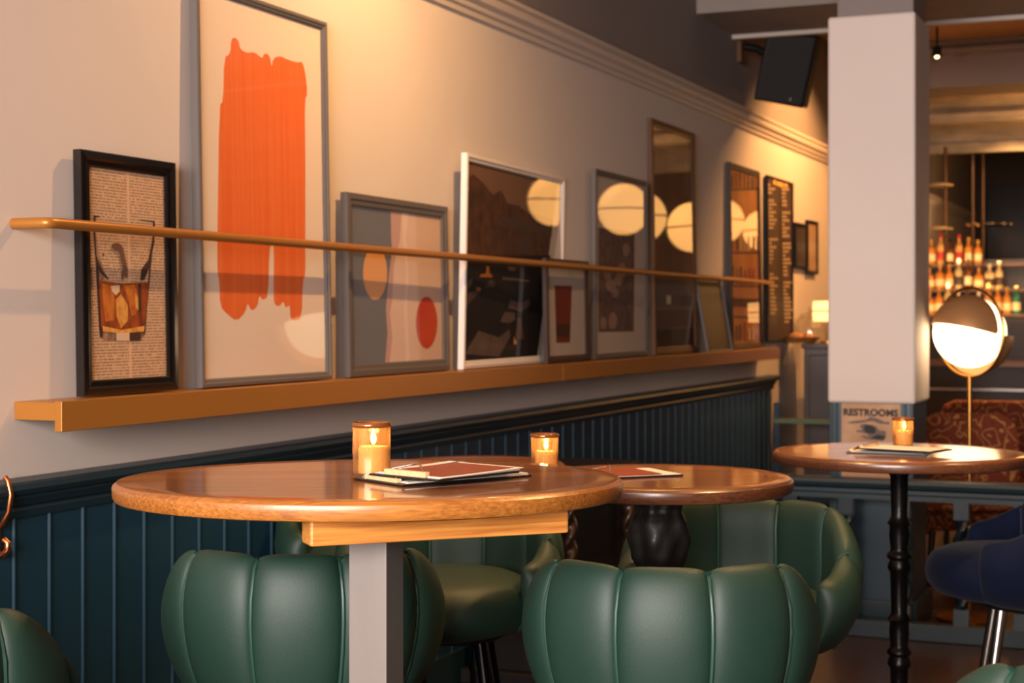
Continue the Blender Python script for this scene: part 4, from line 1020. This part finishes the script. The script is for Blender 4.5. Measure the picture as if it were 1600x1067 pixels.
# ================================================================== THE BAR AT THE FAR END
M_bar = mat('bar_front', (52, 38, 32), 0.4, noise=0.2); M_bartop = mat('bar_top', (120, 86, 60), 0.25, coat=0.4)
yb = 14.3
bar = thing('bar_counter', 'dark bar counter with pale edge lines across the far end', 'bar counter', (2.45, yb, 0))
MB().box(-2.15, 2.6, -0.3, 0.3, 0, 0.90).build('body', M_bar, bar, bevel=0.005)
MB().box(-2.18, 2.65, -0.36, 0.34, 0.90, 0.945).build('counter_top', M_bartop, bar, bevel=0.006)
MB().box(-2.16, 2.62, -0.315, -0.30, 0.70, 0.72).build('trim_strip', M_chrome, bar)
# back shelves, stepped: three shelves of bottles, one above and behind the other
YBK = 15.9
zT = [(PY(1520, 491, YBK).z, YBK, 'lowest'), (PY(1520, 452, YBK + 0.18).z, YBK + 0.18, 'middle'), (PY(1520, 413, YBK + 0.36).z, YBK + 0.36, 'top')]
cb = thing('back_bar_cabinet', 'dark cabinet behind the bar, carrying the lit bottle shelves', 'cabinet', (0.7, YBK + 0.2, 0))
MB().box(-0.68, 1.9, -0.3, 0.36, 0.0, zT[0][0] - 0.04).build('body', M_bar, cb, bevel=0.004)
MB().box(-0.68, 1.9, 0.30, 0.34, zT[0][0] - 0.04, zT[2][0] + 0.05).build('back_panel', M_bar, cb)
for (z_, yy, nm) in zT:
    e = thing('bottle_shelf', '%s of the three lit shelves of bottles behind the bar' % nm, 'shelf', (0.7, yy, z_ - 0.02), group='bottle shelves')
    MB().box(-0.66, 1.6, -0.085, 0.085, 0, 0.018).build('board', M_bartop, e, bevel=0.002)
    MB().box(-0.66, 1.6, -0.09, -0.085, -0.004, 0.022).build('edge_strip', M_bronze, e)
    lamp('AREA', 'shelf_fill_light', (0.5, yy - 0.22, z_ + 0.03), 3.2, (1, 0.62, 0.28), 1.5, (0.5, yy, z_ + 0.14), size_y=0.03)  # unseen strip added in front of each shelf to turn the bottles golden
bm_ = {'amber': mat('bottle_amber', (200, 124, 48), 0.15, coat=0.6), 'clear': mat('bottle_clear', (206, 180, 136), 0.12, coat=0.6), 'red': mat('bottle_red', (206, 150, 90), 0.2, coat=0.5), 'brown': mat('bottle_brown', (92, 46, 20), 0.15, coat=0.6), 'green': mat('bottle_green', (40, 120, 104), 0.15, coat=0.6)}
capm = {'amber': mat('cap_gold', (200, 150, 76), 0.3, metal=0.6), 'clear': mat('cap_white', (210, 196, 172), 0.4), 'red': mat('cap_red', (180, 26, 18), 0.4), 'brown': M_black, 'green': mat('cap_cork', (210, 170, 112), 0.6)}
lbm = {'amber': mat('label_cream', (226, 200, 154), 0.6), 'clear': mat('label_dark', (70, 50, 40), 0.6), 'red': mat('label_red', (170, 40, 26), 0.6), 'brown': mat('label_cream', (0, 0, 0)), 'green': mat('label_cream', (0, 0, 0))}
names = {'amber': 'amber bottle with gold cap', 'clear': 'pale bottle with white cap', 'red': 'red-capped bottle', 'brown': 'dark brown bottle', 'green': 'blue-green bottle'}
def bottle(kind, fat, x, y, z):
    e = thing('bottle', 'x', 'bottle', (x, y, z)); w_ = 1.0 if not fat else 1.25
    k = 1.0 if not fat else 0.86
    MB().lathe([(0.0005, 0), (0.034 * w_, 0), (0.038 * w_, 0.006), (0.038 * w_, 0.165 * k), (0.03 * w_, 0.19 * k), (0.014, 0.21 * k), (0.013, 0.26 * k)], 20).build('body', bm_[kind], e, smooth=True)
    MB().lathe([(0.0381 * w_, 0.04 * k), (0.0386 * w_, 0.042 * k), (0.0386 * w_, 0.12 * k), (0.0381 * w_, 0.122 * k)], 20).build('bottle_label', lbm[kind], e, smooth=True)
    MB().lathe([(0.0005, 0.252 * k), (0.017, 0.252 * k), (0.017, 0.288 * k), (0.0005, 0.29 * k)], 16).build('cap', capm[kind], e, smooth=True)
    return e
ORD = ['right-most', 'second from the right', 'third from the right', 'fourth from the right', 'fifth from the right', 'sixth from the right', 'seventh from the right', 'eighth from the right', 'ninth from the right', 'tenth from the right', 'eleventh from the right', 'twelfth from the right', 'thirteenth from the right']
protos = {}
for (z_, yy, nm), lim in zip(zT, (1588, 1561, 1528)):
    px = lim; k = 0
    while px > 1448:
        kind = random.choice(('amber', 'amber', 'clear', 'clear', 'brown', 'red')); fat = random.random() < 0.3
        if nm == 'lowest' and k == 0: kind, fat = 'green', False
        pos = PY(px, 450, yy + random.uniform(-0.02, 0.02))
        if (kind, fat) not in protos:
            o = bottle(kind, fat, pos.x, pos.y, z_); protos[(kind, fat)] = o; bpy.context.view_layer.update()
        else:
            o = copy_tree(protos[(kind, fat)]); o.location = (pos.x, pos.y, z_)
        o['label'] = '%s, %s on the %s lit bar shelf' % (names[kind], ORD[k], nm); o['group'] = 'bottles on the %s bar shelf' % nm
        hs = random.uniform(0.82, 1.06); o.scale = (1, 1, hs)
        px -= (0.101 if fat else 0.088) * F / (pos - CAM).dot(FW) + random.uniform(0, 1.2); k += 1
# gantry with hanging rods over the bar
YG = 14.8
ga = thing('hanging_gantry', 'brass rods and pale glass discs hanging over the bar', 'hanging rack', (0.6, YG, 0))
M_disc = mat('frosted_disc', (200, 172, 132), 0.4)
for (px, y_) in ((1477, 14.8), (1520, 15.2), (1536, 15.4)):
    q = PY(px, 380, y_)
    MB().tube([(q.x - 0.6, q.y - YG, PY(px, 428, y_).z), (q.x - 0.6, q.y - YG, zs(2.70))], 0.016 if px < 1500 else 0.011, 8).build('rod', M_bronze, ga, smooth=True)
for (px, py, rd_) in ((1468, 291, 0.12), (1466, 359, 0.13), (1545, 352, 0.2)):
    q = PY(px, py, 14.8)
    MB().lathe([(0.0005, 0), (rd_, 0), (rd_, 0.012), (rd_ * 0.4, 0.03), (0.0005, 0.032)], 28, c=(q.x - 0.6, 0, q.z)).build('disc', M_disc if px < 1500 else M_smoke, ga, smooth=True)
q = PY(1558, 307, YE - 0.05)
ck = thing('wall_clock', 'small round dark clock on the far wall', 'clock', (q.x, YE, q.z))
MB().lathe([(0.0005, 0), (0.11, 0), (0.115, 0.01), (0.11, 0.03), (0.0005, 0.032)], 32, T=Matrix.Rotation(PI / 2, 4, 'X')).build('case', M_black, ck, smooth=True)
MB().lathe([(0.0005, 0.033), (0.09, 0.033)], 32, T=Matrix.Rotation(PI / 2, 4, 'X')).build('dial', mat('dial', (70, 60, 56), 0.5), ck)
q0 = PY(1543, 290, YE - 0.1)
struct(MB().box(q0.x, q0.x + 4, YE - 0.1, YE, 0.4, q0.z).build('window_2', mat('night_window', (28, 28, 36), 0.15, coat=0.5)))
